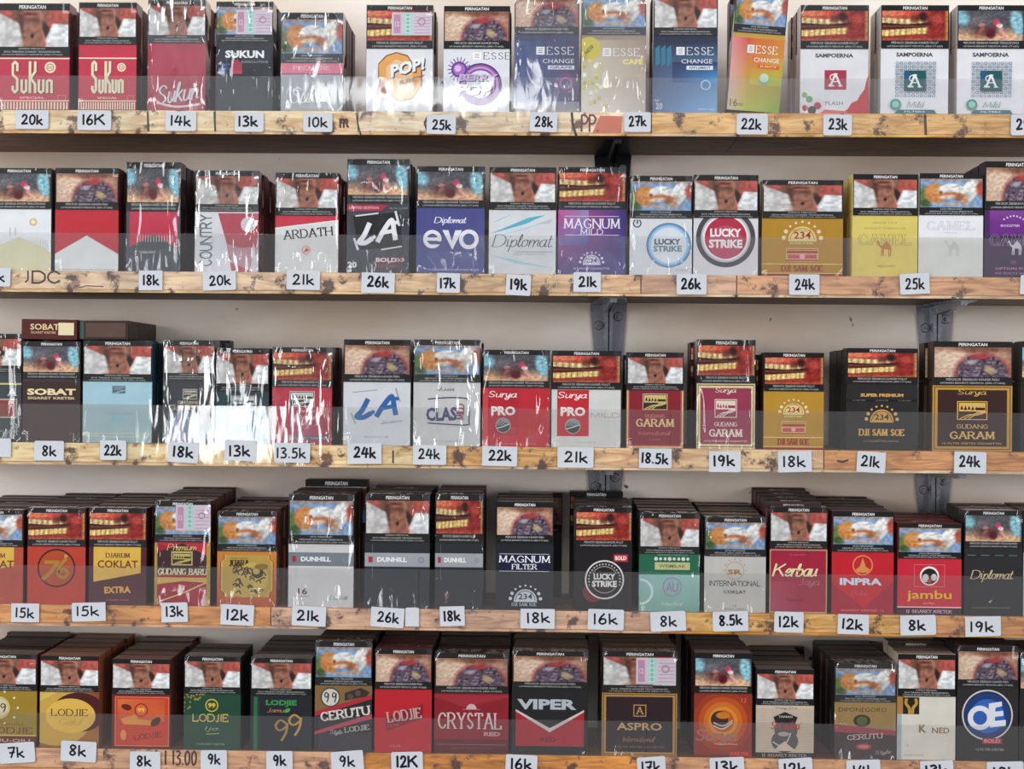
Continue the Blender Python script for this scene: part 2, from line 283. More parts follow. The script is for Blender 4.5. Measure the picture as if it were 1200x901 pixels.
class Art(Mesh):
    """flat printing on a front of W x H metres, lower left corner at the origin, facing -y"""
    def __init__(s, W, H, y0=-0.00005, step=0.000004):
        super().__init__(); s.W = W; s.H = H; s.y = y0; s.st = step; s.bound = W < .5
    def lay(s): s.y -= s.st
    def poly2(s, pts, col, nolay=False):
        if not nolay: s.lay()
        pts = s.clip(pts)
        if len(pts) > 2: s.add([(p[0], s.y, p[1]) for p in pts], [tuple(range(len(pts)))], col)
    def clip(s, pts):
        """keep printing inside the front"""
        if not s.bound: return pts
        for ax, lo, sg in ((0, 0, 1), (0, s.W, -1), (1, 0, 1), (1, s.H, -1)):
            out = []
            for i in range(len(pts)):
                a, b = pts[i - 1], pts[i]; da, db = sg * (a[ax] - lo), sg * (b[ax] - lo)
                if (da >= 0) != (db >= 0):
                    t = da / (da - db); out.append((a[0] + (b[0] - a[0]) * t, a[1] + (b[1] - a[1]) * t))
                if db >= 0: out.append(b)
            pts = out
            if not pts: break
        return pts
    def R(s, u0, v0, u1, v1, col):
        s.poly2([(u0 * s.W, v0 * s.H), (u1 * s.W, v0 * s.H), (u1 * s.W, v1 * s.H), (u0 * s.W, v1 * s.H)], col)
    def GR(s, u0, v0, u1, v1, bl, br, tr_, tl):
        s.lay(); a, b, c, d = [np.array(lin(q)) for q in (bl, br, tr_, tl)]; n = 6; vs = []; cs = []; fs = []
        for j in range(n + 1):
            for i in range(n + 1):
                x, y = i / n, j / n; vs.append(((u0 + (u1 - u0) * x) * s.W, s.y, (v0 + (v1 - v0) * y) * s.H))
                cs.append(tuple((a * (1 - x) + b * x) * (1 - y) + (d * (1 - x) + c * x) * y))
        for j in range(n):
            for i in range(n): q = j * (n + 1) + i; fs.append((q, q + 1, q + n + 2, q + n + 1))
        s.add(vs, fs, cs)
    def P(s, pts, col): s.poly2([(u * s.W, v * s.H) for u, v in pts], col)
    def E(s, u, v, r, col, ry=None, n=28, rot=0, a0=0, a1=360):
        ry = r if ry is None else ry; c, sn = math.cos(math.radians(rot)), math.sin(math.radians(rot)); pts = []
        for i in range(n + (a1 - a0 < 360)):
            a = math.radians(a0 + (a1 - a0) * i / n); x, z = r * s.W * math.cos(a), ry * s.W * math.sin(a)
            pts.append((u * s.W + x * c - z * sn, v * s.H + x * sn + z * c))
        s.poly2(pts, col)
    def RING(s, u, v, r, t, col, ry=None, n=36, a0=0, a1=360, rot=0):
        s.lay(); ry = r if ry is None else ry; vs = []; fs = []; c, sn = math.cos(math.radians(rot)), math.sin(math.radians(rot))
        for i in range(n + 1):
            a = math.radians(a0 + (a1 - a0) * i / n)
            for k in (0, 1):
                x, z = (r - k * t) * s.W * math.cos(a), (ry - k * t) * s.W * math.sin(a)
                vs.append((u * s.W + x * c - z * sn, s.y, v * s.H + x * sn + z * c))
        for i in range(n):
            q = s.clip([(vs[k][0], vs[k][2]) for k in (2 * i, 2 * i + 1, 2 * i + 3, 2 * i + 2)])
            if len(q) > 2: s.add([(p[0], s.y, p[1]) for p in q], [tuple(range(len(q)))], col)
    def BOXL(s, u0, v0, u1, v1, t, col):
        tv = t * s.W / s.H
        s.R(u0, v0, u1, v0 + tv, col); s.R(u0, v1 - tv, u1, v1, col); s.R(u0, v0, u0 + t, v1, col); s.R(u1 - t, v0, u1, v1, col)
    def line(s, pts, wd, col, c=1.0, serif=0.0, mm=False, nolay=False):
        """pen line through metre points; c = thin/thick contrast"""
        if not nolay: s.lay()
        if not mm: pts = [(u * s.W, v * s.H) for u, v in pts]
        pts = [np.array(p, float) for k_, p in enumerate(pts) if k_ == 0 or np.hypot(*(np.array(p) - np.array(pts[k_ - 1]))) > 1e-6]
        if len(pts) < 2: return
        runs = [[pts[0], pts[1]]]                      # break the ribbon at sharp corners
        for k_ in range(2, len(pts)):
            d0, d1 = runs[-1][-1] - runs[-1][-2], pts[k_] - pts[k_ - 1]
            if np.dot(d0, d1) < .55 * np.hypot(*d0) * np.hypot(*d1): runs.append([pts[k_ - 1], pts[k_]])
            else: runs[-1].append(pts[k_])
        for q in runs:
            n = len(q); ds = [(q[k + 1] - q[k]) / np.hypot(*(q[k + 1] - q[k])) for k in range(n - 1)]; L = []; R = []
            for k in range(n):
                d = ds[0] if k == 0 else ds[-1] if k == n - 1 else ds[k - 1] + ds[k]
                d = d / np.hypot(*d); h = wd / 2 * (c + (1 - c) * abs(d[1])); nn = np.array((-d[1], d[0])) * h
                e = (-1 if k == 0 else 1 if k == n - 1 else 0) * d * h * .5
                L.append(q[k] - nn + e); R.append(q[k] + nn + e)
            s.y -= 1.2e-6
            for k in range(n - 1):
                pp = s.clip([tuple(L[k]), tuple(L[k + 1]), tuple(R[k + 1]), tuple(R[k])])
                if len(pp) > 2: s.add([(p[0], s.y, p[1]) for p in pp], [tuple(range(len(pp)))], col)
    def T(s, text, u, v, wd, h, col, f='B', wt=None, rot=0, shear=0, c=None, sh=None):
        """text centred at (u, v), fitted to wd x h (fractions)"""
        if sh: s.T(text, u + sh[0], v + sh[1], wd, h, sh[2], f, wt, rot, shear, c)
        cx, cz, w_, h_ = u * s.W, v * s.H, wd * s.W, h * s.H
        ca, sa = math.cos(math.radians(rot)), math.sin(math.radians(rot))
        def place(x, z): x += z * shear; return (cx + x * ca - z * sa, cz + x * sa + z * ca)
        s.lay()
        if f in 'BNX':
            V, Fs = fontmesh(text, {'B': .02, 'N': 0, 'X': .045}[f])
            if not len(V): return
            mn, mx = V.min(0), V.max(0); k = (mx - mn); k[k == 0] = 1
            Q = ((V - mn) / k - .5) * (w_, h_)
            s.add([(p[0], s.y, p[1]) for p in (place(*q) for q in Q)], Fs, col); return
        st = strokes(text, f); A = np.array([p for q in st for p in q]); mn, mx = A.min(0), A.max(0)
        if f == 'C': c = .45 if c is None else c; shear = shear or .3
        if f == 'S': c = .5 if c is None else c
        if f in 'HT': c = 1.0 if c is None else c
        wt = (wt or {'S': .19, 'C': .12, 'H': .13, 'T': .15}[f]) * h_ * (1.15 if f in 'SC' and not wt else .92 if f == 'S' else 1)
        k = (mx - mn); k[k == 0] = 1
        for q in st:
            pts = [place(*(((np.array(p) - mn) / k - .5) * (w_, h_))) for p in q]
            s.line(pts, wt, col, c, mm=True, nolay=True)
            if f == 'S':
                for e in (0, -1):
                    o_ = 1 if e == 0 else -2
                    if (q[e][1] < .02 or q[e][1] > .98) and abs(q[e][1] - q[o_][1]) > .3:
                        hw = wt * .95; x, z = ((np.array(q[e]) - mn) / k - .5) * (w_, h_)
                        s.line([place(x - hw, z), place(x + hw, z)], wt * .35, col, mm=True, nolay=True)
# ---------------------------------------------------------------- the five warning pictures as printed dots (one colour per grid point)
NX, NY = 84, 46
gx, gy = np.meshgrid(np.linspace(0, 1, NX), np.linspace(0, 1, NY))
def nse(sc, seed):
    r = np.random.RandomState(seed); g = r.rand(int(sc) + 3, int(sc * 1.8) + 3); X = gx * sc * 1.7; Y = gy * sc
    i, j = X.astype(int), Y.astype(int); fx, fy = X - i, Y - j; fx = fx * fx * (3 - 2 * fx); fy = fy * fy * (3 - 2 * fy)
    return g[j, i] * (1 - fx) * (1 - fy) + g[j, i + 1] * fx * (1 - fy) + g[j + 1, i] * (1 - fx) * fy + g[j + 1, i + 1] * fx * fy
def ell(x, y, rx, ry, rot=0, soft=.15):
    c, s_ = math.cos(rot), math.sin(rot); dx, dy = (gx - x), (gy - y) * .62
    X, Y = (dx * c + dy * s_) / rx, (-dx * s_ + dy * c) / ry
    return np.clip((1 + soft - np.sqrt(X * X + Y * Y)) / (2 * soft), 0, 1)
def sm(a, lo, hi): return np.clip((a - lo) / (hi - lo), 0, 1)
def srgb(h): return np.array([int(h[i:i + 2], 16) for i in (1, 3, 5)]) / 255
def over(img, m, col):
    col = srgb(col) if isinstance(col, str) else col
    return img * (1 - m[..., None]) + col * m[..., None]
def base(h): return np.ones((NY, NX, 3)) * srgb(h)
def pic_neck():
    im = base('#B4564C'); im = over(im, sm(gy, .50, .54) * (1 - sm(gy, .56, .6)) * .6, '#7A2E28'); im = over(im, (gy < .52) * .35, '#D08878')
    hw = .15 + .13 * gy
    neck = np.clip((hw - np.abs(gx - .47)) / .02, 0, 1)
    im = over(im, neck, '#8A5846'); im = over(im, ell(.45, .45, .13, .2, .2, .5) * .7, '#A97560'); im = over(im, ell(.33, .6, .05, .28, 0, .5) * neck * .8, '#4A2A20')
    im = over(im, ell(.5, .98, .17, .08, 0, .4) * .8, '#A06A58'); im = over(im, ell(.47, .9, .1, .025, 0, .4) * .8, '#5C2420'); im = over(im, ell(.48, .74, .14, .03, -.1, .5) * .6, '#5A3428')
    im = over(im, ell(.64, .62, .03, .25, .12, .4) * .7, '#B88470'); im = over(im, ell(.71, .38, .05, .2, .3, .25) * .95, '#33201A')
    L = sm(.36 - gx * .55 - gy * .52 + .16, 0, .03) * (gx < .36 + .12 * (1 - gy)); im = over(im, L * sm(.40 - gx - .1 * gy, 0, .04), '#D4D2D0')
    Rr = sm(gx - .66 - .22 * np.abs(gy - .15), 0, .03) * sm(.66 - gy - .12 * (gx - .8), 0, .05); im = over(im, Rr, '#E4E6E6')
    im = over(im, ell(.75, .25, .018, .2, -.35, .3) * .8, '#FFFFFF'); im = over(im, ell(.5, .30, .022, .035, 0, .3), '#24100C'); im = over(im, ell(.53, .38, .06, .015, .6, .4) * .5, '#5A2E24'); im = over(im, ell(.5, .05, .2, .06, 0, .5) * .6, '#A87460')
    return im * (.84 + .3 * nse(12, 3))[..., None]
def pic_teeth():
    im = base('#96342A'); im = over(im, (gy > .74) * .8, '#BC4A3A'); im = over(im, ell(.12, .95, .3, .1, 0, .4), '#D87858')
    up = sm(.10 - np.abs(gy - .66 - .02 * np.cos(gx * 9)), 0, .03) * sm(.70 - gx, 0, .1); lo_ = sm(.115 - np.abs(gy - .26 - .09 * sm(gx, .1, .7) + .01), 0, .03) * sm(.74 - gx, 0, .06)
    im = over(im, sm(gy, .34, .42) * (1 - sm(gy, .60, .66)) * sm(.84 - gx, 0, .1), '#33100D'); im = over(im, sm(gy, .42, .46) * (1 - sm(gy, .50, .53)) * (gx < .72) * .8, '#85433A')
    im = over(im, up, '#DCC080'); im = over(im, lo_, '#E2C070')
    im = over(im, up * sm(np.cos(gx * 64), .2, .9) * .8, '#F4E6BC'); im = over(im, lo_ * sm(np.cos(gx * 76 + 1), .2, .9) * .8, '#F6E2A6')
    im = over(im, up * sm(-np.cos(gx * 64), .86, 1), '#8A5030'); im = over(im, lo_ * sm(-np.cos(gx * 76 + 1), .86, 1), '#946034')
    im = over(im, ell(.50, .72, .06, .07, 0, .4) * .85, '#5A241C'); im = over(im, sm(gx, .66, .76) * .9, '#7C1F1C'); im = over(im, ell(.84, .72, .1, .1, 0, .4), '#BC463C'); im = over(im, ell(.83, .3, .12, .14, 0, .5), '#9C2A26')
    im = over(im, ell(.62, .8, .07, .1, 0, .4), '#34100F'); im = over(im, ell(.38, .93, .06, .045, 0, .4), '#EC5444'); im = over(im, sm(gx, .94, .98) * .8, '#CC9858'); im = over(im, sm(.12 - gy, 0, .1) * .8, '#C05C40')
    return im * (.80 + .40 * nse(22, 5))[..., None]
def pic_tumour():
    im = base('#C9A58E'); im = over(im, ell(.22, .55, .22, .32, .3, .5), '#E0C4AC'); im = over(im, sm(gy, .8, .95) * .7, '#9B6B50')
    im = over(im, ell(.62, .92, .3, .07, 0, .5) * .7, '#6E3C2C'); im = over(im, sm(gx, .86, 1.0) * .7, '#8C5A46')
    m = ell(.62, .08, .335, .42, 0, .07); im = over(im, ell(.62, .1, .37, .45, 0, .1), '#A04848'); im = over(im, m, '#5C4C58')
    n = nse(16, 8); im = over(im, m * sm(n, .5, .75), '#8E7E90'); im = over(im, m * sm(nse(20, 9), .62, .8), '#2E2230')
    im = over(im, ell(.6, .68, .13, .05, 0, .3) * .9, '#B23A38'); im = over(im, ell(.72, .25, .06, .09, .3, .3), '#B4A078'); im = over(im, ell(.48, .5, .07, .05, 0, .4), '#A296A4')
    return im * (.86 + .26 * nse(18, 4))[..., None]
def pic_man():
    im = base('#86A6CE'); im = over(im, ell(.05, .35, .09, .22, 0, .4), '#5F7840'); im = over(im, ell(.10, .15, .08, .08, .5, .4), '#3A5430'); im = over(im, sm(gy, .88, .95) * .6, '#C08C68')
    im = over(im, ell(.24, .50, .17, .21, .05, .12), '#D08A4C'); im = over(im, ell(.30, .62, .1, .07, 0, .5), '#E0A868'); im = over(im, ell(.52, .12, .34, .03, -.03, .4) * .8, '#D0A888')
    im = over(im, ell(.50, .64, .20, .12, .04, .12), '#EDEDEA'); im = over(im, ell(.44, .52, .14, .05, 0, .4), '#D4D0CC'); im = over(im, ell(.80, .58, .13, .24, -.25, .14), '#F3F0EA'); im = over(im, ell(.76, .4, .05, .14, -.3, .4) * .7, '#C8C4C0')
    im = over(im, ell(.54, .43, .19, .065, -.08, .2), '#C07850'); im = over(im, ell(.44, .36, .12, .045, .1, .3), '#E8CFB8'); im = over(im, ell(.64, .32, .08, .045, .5, .3), '#A8694A'); im = over(im, ell(.72, .24, .05, .06, .3, .3), '#D8A078')
    im = over(im, ell(.98, .66, .08, .17, 0, .3), '#B85440'); im = over(im, ell(.33, .52, .03, .04, 0, .4), '#9C5C38'); im = over(im, ell(.6, .75, .05, .02, .5, .4), '#B8B4B0')
    return im * (.84 + .28 * nse(14, 6))[..., None]
def pic_throat():
    im = base('#55555C'); im = over(im, sm(.5 - gy, 0, .35), '#DDB08A'); im = over(im, ell(.3, .62, .16, .15, 0, .5), '#6E6A70')
    im = over(im, ell(.4, .34, .2, .14, 0, .5) * .8, '#5C3430'); im = over(im, ell(.49, .24, .075, .1, 0, .25), '#5A1420'); im = over(im, ell(.33, .3, .03, .14, -.5, .4), '#A06058')
    im = over(im, ell(.66, .28, .035, .17, .2, .4), '#D89888'); im = over(im, ell(.58, .6, .05, .07, 0, .3), '#D84868'); im = over(im, ell(.63, .5, .05, .04, .2, .3), '#F0D8D8')
    im = over(im, ell(.35, .52, .05, .04, 0, .4), '#C08880'); im = over(im, ell(.03, .78, .12, .17, .3, .3), '#84B8C6')
    im = over(im, ell(.90, .60, .10, .27, .15, .25), '#92C4D0'); im = over(im, ell(.9, .6, .015, .2, .1, .3) * .6, '#5A9CB4'); im = over(im, sm(gx, .97, 1) * .8, '#2A3438')
    return im * (.82 + .36 * nse(18, 7))[..., None]
WARN = {'A': ('KARENA MEROKOK,', 'SAYA TERKENA KANKER TENGGOROKAN.', 'LAYANAN BERHENTI MEROKOK (0800-177-6565)'),
        'B': ('MEROKOK SEBABKAN KANKER MULUT', 'LAYANAN BERHENTI MEROKOK (0800-177-6565)'),
        'C': ('MEROKOK SEBABKAN KANKER PARU', 'LAYANAN BERHENTI MEROKOK (0800-177-6565)'),
        'D': ('SAYA MENGHISAP', 'MEROKOK DEKAT ANAK BERBAHAYA', 'LAYANAN BERHENTI MEROKOK (0800-177-6565)'),
        'E': ('MEROKOK SEBABKAN KANKER TENGGOROKAN', 'LAYANAN BERHENTI MEROKOK (0800-177-6565)')}
def warn_mesh(kind, fn):
    a = Art(1, 1, 0, 0.0); W_, H_ = 1.0, 1.0
    a.R(0, 0, 1, 1, '#1B1A1C')
    img = np.clip(fn(), 0, 1); im = np.where(img <= .04045, img / 12.92, ((img + .055) / 1.055) ** 2.4).reshape(-1, 3)
    x0, x1, z0, z1 = .015, .985, .185, .87
    vs = [(x0 + (x1 - x0) * x, -.10, z0 + (z1 - z0) * y) for y, x in zip(gy.ravel(), gx.ravel())]
    fs = [(j * NX + i, j * NX + i + 1, (j + 1) * NX + i + 1, (j + 1) * NX + i) for j in range(NY - 1) for i in range(NX - 1)]
    a.add(vs, fs, [tuple(c) for c in im])
    a.y = -.18; a.T('PERINGATAN', .5, .932, .36, .072, '#F2F2F2', 'B')
    L = WARN[kind]; n = len(L); hh = .17 / n
    for i, t in enumerate(L): a.T(t, .5, .175 - hh * (i + .5), min(.82, .024 * len(t)), hh * .62, '#C9C9C9', 'N')
    me = a.build('warning_label', PRINT); m = me.data; bpy.data.objects.remove(me); return m
WM = {k: warn_mesh(k, f) for k, f in (('A', pic_neck), ('B', pic_teeth), ('C', pic_tumour), ('D', pic_man), ('E', pic_throat))}
# plain top band only, for the hidden rear packs
_a = Art(1, 1, 0, 0); _a.R(0, 0, 1, 1, '#3A2E2C'); _a.y = -.1; _a.T('PERINGATAN', .5, .93, .36, .072, '#D8D8D8', 'B')
_a.R(.015, .19, .985, .87, '#7A5A50'); _o = _a.build('warning_label', PRINT); REARLABEL = _o.data; bpy.data.objects.remove(_o)

# ---------------------------------------------------------------- small emblems
def dome(a, u, v, r, col, dots, txt='234', tcol=None, base_=None):
    for i in range(9):
        t = math.radians(8 + i * 164 / 8); k = 1.32
        a.E(u + r * k * math.cos(t), v + (r * k * math.sin(t)) * a.W / a.H, r * (.15 if i in (0, 1, 7, 8) else .09), dots, n=12)
    a.RING(u, v, r, r * .12, col, a0=0, a1=180); a.E(u, v, r * .82, col, n=20, a0=0, a1=180)
    a.R(u - r, v - .012, u + r, v + .004, col)
    a.T(txt, u, v + r * .36 * a.W / a.H, r * 1.2, r * .5 * a.W / a.H, tcol or '#7A1818', 'B')
def ricebarn(a, u, v, w, h, gold, dark):
    a.R(u - w / 2, v - h / 2, u + w / 2, v + h / 2, gold); t = .012
    a.R(u - w / 2 + t, v - h / 2 + t * .6, u + w / 2 - t, v + h / 2 - t * .6, dark); a.R(u - w / 2 + 2 * t, v - h * .05, u + w / 2 - 2 * t, v + h / 2 - t * 1.2, gold)
    for i in range(6):
        x = u - w * .40 + i * w * .12; y = v + h * .05 * (0.5 if i % 2 else 1)
        a.P([(x, y), (x + w * .055, v + h * .30 - i * h * .02), (x + w * .11, y)], dark)
    a.R(u + w * .12, v + h * .02, u + w * .42, v + h * .16, dark)
    for k in range(3):
        a.line(smooth([(u - w * .4 + k * w * .14, v - h * .44), (u - w * .1 + k * w * .1, v - h * .22), (u + w * .15, v - h * .24 + k * h * .07), (u + w * .44, v - h * .1 + k * h * .02)], 4), .0007, gold)
def bull(a, u, v, r, ringc, fill, t1, t2, tc, k=.8):
    a.E(u, v, r, ringc, n=40); a.E(u, v, r * .88, '#E8E8EA', n=40); a.E(u, v, r * k, fill, n=40)
    q = a.W / a.H
    a.T(t1, u, v + r * .22 * q, r * 1.1, r * .36 * q, tc, 'X'); a.T(t2, u, v - r * .26 * q, r * 1.25, r * .36 * q, tc, 'X')
def blackletter(a, u, v, w, col):
    q = a.W / a.H; h = w * q
    a.T('A', u, v, w * .62, h * .74, col, 'S', c=.45, wt=.2)
    a.RING(u - w * .16, v + h * .16, w * .2, w * .06, col, a0=30, a1=260); a.line([(u - w * .4, v - h * .3), (u - w * .1, v - h * .36)], .0012, col)
def esse(a, v, c, sub, bar=None, sq='#F4F4F6', u0=.34, subc=None):
    a.R(u0, v - .033, u0 + .13, v + .033, sq); a.T('ESSE', u0 + .37, v, .40, .062, c, 'S', wt=.13)
    for k in (-1, 0, 1): a.R(u0 + .03, v + k * .016 - .003, u0 + .10, v + k * .016 + .003, '#8C8C98')
    if sub: a.T(sub, .68, v - .085, .48, .036, subc or c, 'N')
    if bar: a.R(.52, v - .155, .93, v - .122, bar[1]); a.T(bar[0], .725, v - .138, .34, .02, bar[2], 'B')
def stamp(a, u0=.38, v0=.70, u1=.99, v1=.93): a.stamp = (u0, v0, u1, v1)
def draw_stamp(a, u0, v0, u1, v1):
    a.y = -.00078; a.R(u0, v0, u1, v1, '#D9CBD6'); w = u1 - u0
    a.R(u0 + w * .30, v0, u0 + w * .50, v1, '#B4DAD6'); a.R(u0 + w * .37, v0 + .015, u0 + w * .43, v1 - .015, '#84C4B4')
    for k in range(5): a.R(u0 + w * .34, v0 + .02 + k * (v1 - v0 - .03) / 5, u0 + w * .46, v0 + .028 + k * (v1 - v0 - .03) / 5, '#DCEEEA')
    a.R(u0 + w * .05, v0 + .02, u0 + w * .22, v1 - .02, '#C493B0'); a.T('12', u0 + w * .135, (v0 + v1) / 2, w * .10, .05, '#E4D4E0', 'B')
    a.RING(u0 + w * .74, (v0 + v1) / 2 + .02, w * .10, w * .03, '#B07FA0', n=14)
    for k in range(6): a.R(u0 + w * .56, v0 + .02 + k * (v1 - v0 - .04) / 6, u0 + w * .95, v0 + .026 + k * (v1 - v0 - .04) / 6, '#BC98B2')
def frame_gold(a, top, col, inner, m=.04, t=.05):
    a.R(0, 0, 1, top, col); a.R(m, m * .65, 1 - m, top - m * .65, '#6E4A20'); a.R(m + .012, m * .65 + .008, 1 - m - .012, top - m * .65 - .008, col); a.R(t + m, (t + m) * .65, 1 - t - m, top - (t + m) * .65, inner)
def squiggle(a, u, v, w, n, col, hgt=.014, seed=0):
    a.T(('sxznmouvcaer' * 3)[seed:seed + n].replace('z', 'e').replace('x', 'a'), u, v, w, hgt, col, 'N')
def fine(a, t, u, v, w, col, h=.014): a.T(t, u, v, w, h, col, 'N')

PACKS = []
def pack(row, xl, xr, yt, side, front, pic, film, n, desc, art, lab=.41, top=None, lean=0, st=False, dx=None, dh=0, cat='cigarette pack'):
    side = '#%02x%02x%02x' % tuple(min(255, int(int(side[k:k + 2], 16) * 1.35 + 6)) for k in (1, 3, 5))
    PACKS.append(dict(row=row, xl=xl, xr=xr, yt=yt, side=side, front=front, pic=pic, film=film, n=n, desc=desc, art=art, lab=lab, top=top or ('#2a2426' if row < 3 else ['#75605a', '#5c4c48', '#8a7264', '#94796a'][(len(PACKS) + row) % 4]), lean=lean, st=st, dx=dx, dh=dh))
# ================================================================ ROW 1
def a(A):
    A.R(0, .478, 1, .49, '#EADFC8')
    def sk(dx, dz, c):
        def q(pts): A.line([(u + dx, v + dz) for u, v in pts], .0022, c)
        q([(.30, .37), (.30, .43), (.27, .45), (.24, .43), (.24, .33), (.30, .29), (.30, .19), (.27, .165), (.24, .19), (.24, .22)])
        q([(.36, .28), (.36, .18), (.39, .165), (.42, .18), (.42, .28)])
        q([(.47, .165), (.47, .45)]); q([(.54, .45), (.54, .36), (.48, .30), (.54, .24), (.54, .165)])
        q([(.59, .28), (.59, .18), (.62, .165), (.65, .18), (.65, .28)]); q([(.70, .165), (.70, .27), (.73, .28), (.76, .27), (.76, .165)])
    sk(.012, -.006, '#5A3A28'); sk(0, 0, '#F0E4C4')
    A.E(.74, .40, .075, '#F0E4C4'); A.E(.74, .40, .05, '#B84850'); A.E(.74, .40, .04, '#F0E4C4'); A.T('12', .74, .40, .05, .022, '#7A3030')
    A.T('SPECIAL', .5, .115, .34, .018, '#F0D8C0', 'B'); A.BOXL(.84, .09, .95, .14, .006, '#E09090')
    A.R(0, .082, 1, .092, '#F0E4C4')
    for i in range(24): A.R(i / 24, .006, i / 24 + .021, .075, '#EDE4CC')
    A.R(0, 0, 1, .006, '#3C3428')
sukun_red = a
pack(0, -6, 81.5, 4, '#5A2A2C', '#C4364C', 'A', 1, 2, 'red pack with tall cream letters and round dot, at far left', sukun_red, .50, dx=1)
pack(0, 92, 160, 3, '#4A2A28', '#C8324A', 'A', 1, 2, 'narrower red pack with tall cream letters and striped foot', sukun_red, .39, dx=1)
def a(A):
    A.T('Sukun', .55, .17, .72, .17, '#F0E8EC', 'C', wt=.10, rot=8, sh=(.01, -.008, '#6A1020')); A.line(smooth([(.18, .07), (.5, .035), (.9, .06)], 5), .0018, '#F0E0E4')
pack(0, 173, 241, 0, '#5A1A28', '#B81E42', 'A', 3, 2, 'crimson pack with silver script and a swoosh', a, .39, dx=1)
def a(A):
    A.R(0, .0, 1, .61, '#23262E'); A.T('SUKUN', .5, .52, .68, .07, '#F4F4F4', 'X'); A.T('EXECUTIVE', .68, .45, .46, .022, '#A8A8B0', 'N')
    A.P([(.26, .36), (.28, .46), (.38, .47), (.46, .43), (.46, .34)], '#A83048'); A.R(.05, .42, .24, .435, '#3858A8'); A.R(.05, .37, .24, .40, '#2B4488'); A.R(.05, .34, .18, .355, '#3858A8')
    A.R(.27, .34, .46, .37, '#C04050')
    stamp(A, .35, .70, .98, .925)
pack(0, 253, 320, 2, '#24242C', '#22252D', 'D', 2, 2, 'black pack with white capitals and a tax stamp', a, .37, dx=1, st=True)
def a(A):
    A.R(0, .385, 1, .49, '#E58098'); A.R(0, .37, 1, .385, '#A05868'); A.T('PREMIERE', .5, .44, .58, .042, '#F8EEF0', 'S', wt=.12)
    A.P([(.46, .375), (.5, .33), (.55, .375)], '#8890A0'); A.T('Sukun', .52, .175, .66, .17, '#FFFFFF', 'C', wt=.09, rot=3, sh=(.008, -.006, '#70747C')); A.T('EXTRA SMOOTH', .55, .045, .4, .014, '#F0F0F0', 'N')
pack(0, 329, 402, 15, '#4A2830', '#B4B8BE', 'D', 3, 3, 'pink and silver pack with white script lettering', a, .51, dx=3)
def a(A):
    A.P([(.18, .45), (.30, .53), (.45, .56), (.62, .53), (.72, .44), (.84, .42), (.84, .24), (.7, .12), (.5, .09), (.32, .16), (.18, .3)], '#6A4428')
    A.P([(.19, .445), (.31, .52), (.45, .55), (.61, .52), (.71, .435), (.82, .41), (.82, .245), (.69, .13), (.5, .10), (.33, .17), (.20, .3)], '#EBA95A')
    A.P([(.3, .42), (.45, .49), (.6, .46), (.68, .38), (.72, .22), (.5, .14), (.3, .24)], '#F0C79A')
    A.E(.28, .2, .14, '#D8A8A0'); A.E(.28, .2, .09, '#E8C8C0'); A.E(.28, .2, .05, '#A86860')
    A.T('POP!', .62, .42, .52, .12, '#F8F8FA', 'X', rot=14, shear=.25, sh=(.02, -.012, '#40383C')); A.T('JUICY', .68, .29, .42, .055, '#8C5A40', 'X', rot=14, shear=.2)
    stamp(A, .38, .715, .98, .93)
pack(0, 429, 507.5, 6, '#6A5048', '#E8E8EC', 'B', 1, 2, 'white pack with an orange fruit and slanted lettering', a, .41, dx=4, st=True)
def a(A):
    esse(A, .53, '#33343C', None, u0=.44, sq='#FFFFFF'); A.RING(.56, .26, .32, .11, '#8E5AA4'); A.RING(.56, .26, .27, .03, '#C49CD0'); A.RING(.56, .26, .32, .02, '#503060')
    A.RING(.56, .26, .30, .1, '#6C3C88', a0=200, a1=330)
    for i in range(18):
        t = i * math.pi / 9; A.line([(.24 + .10 * math.cos(t), .40 + .07 * math.sin(t)), (.24 + .17 * math.cos(t), .40 + .115 * math.sin(t))], .0008, '#70489A')
    A.E(.24, .40, .12, '#6C4492'); A.E(.24, .40, .09, '#A870C0'); A.E(.22, .41, .05, '#E4B8E0')
    A.T('BERRY', .53, .325, .58, .065, '#CDB6DA', 'X', shear=.2, sh=(.012, -.008, '#3C2C48')); A.T('POP', .47, .21, .52, .11, '#F4F0F8', 'X', shear=.2, sh=(.02, -.012, '#40304C'))
pack(0, 519.5, 597.5, 7, '#6A6064', '#E2E4EA', 'C', 0, 2, 'white pack with a purple berry ring', a, .405)
def a(A):
    A.GR(0, 0, 1, .59, '#5868A0', '#4A3468', '#26264A', '#3A4C88'); esse(A, .51, '#E8EAF2', 'CHANGE', ('GRAPE', '#E0E0EC', '#3C3060')); A.RING(.8, .24, .16, .05, '#6A3878'); A.RING(.8, .24, .1, .03, '#A060A0')
    A.GR(0, .0, 1, .09, '#B8A8A8', '#B0A4A0', '#9090A8', '#8890B0'); A.T('20', .1, .055, .1, .05, '#FFFFFF', 'B')
pack(0, 602.5, 678.7, -10, '#30304C', '#2E3362', 'C', 3, 2, 'dark violet pack with a white bar and glaring film', a, .36)
def a(A):
    A.GR(0, 0, 1, .60, '#F4F0E4', '#D8C8B8', '#A88C7C', '#C8C0A0'); A.E(.12, .53, .18, '#D8C83C'); A.T('NEW', .12, .52, .17, .035, '#3A3A20', 'B', rot=45)
    esse(A, .50, '#F6F2EA', None, u0=.33); A.T('CAFE', .80, .42, .32, .045, '#F2E888', 'X'); A.line([(.915, .452), (.945, .465)], .0008, '#F2E888')
    for i in range(26):
        u, v = random.random() * .36, random.random() * .42; A.R(u, v, u + .055, v + .032, random.choice(['#E8E080', '#F4F0C0', '#D0C868', '#FFFFF0']))
pack(0, 681.5, 757, -10, '#54443C', '#A08C7C', 'D', 3, 2, 'brown and cream pack with yellow squares', a, .36)
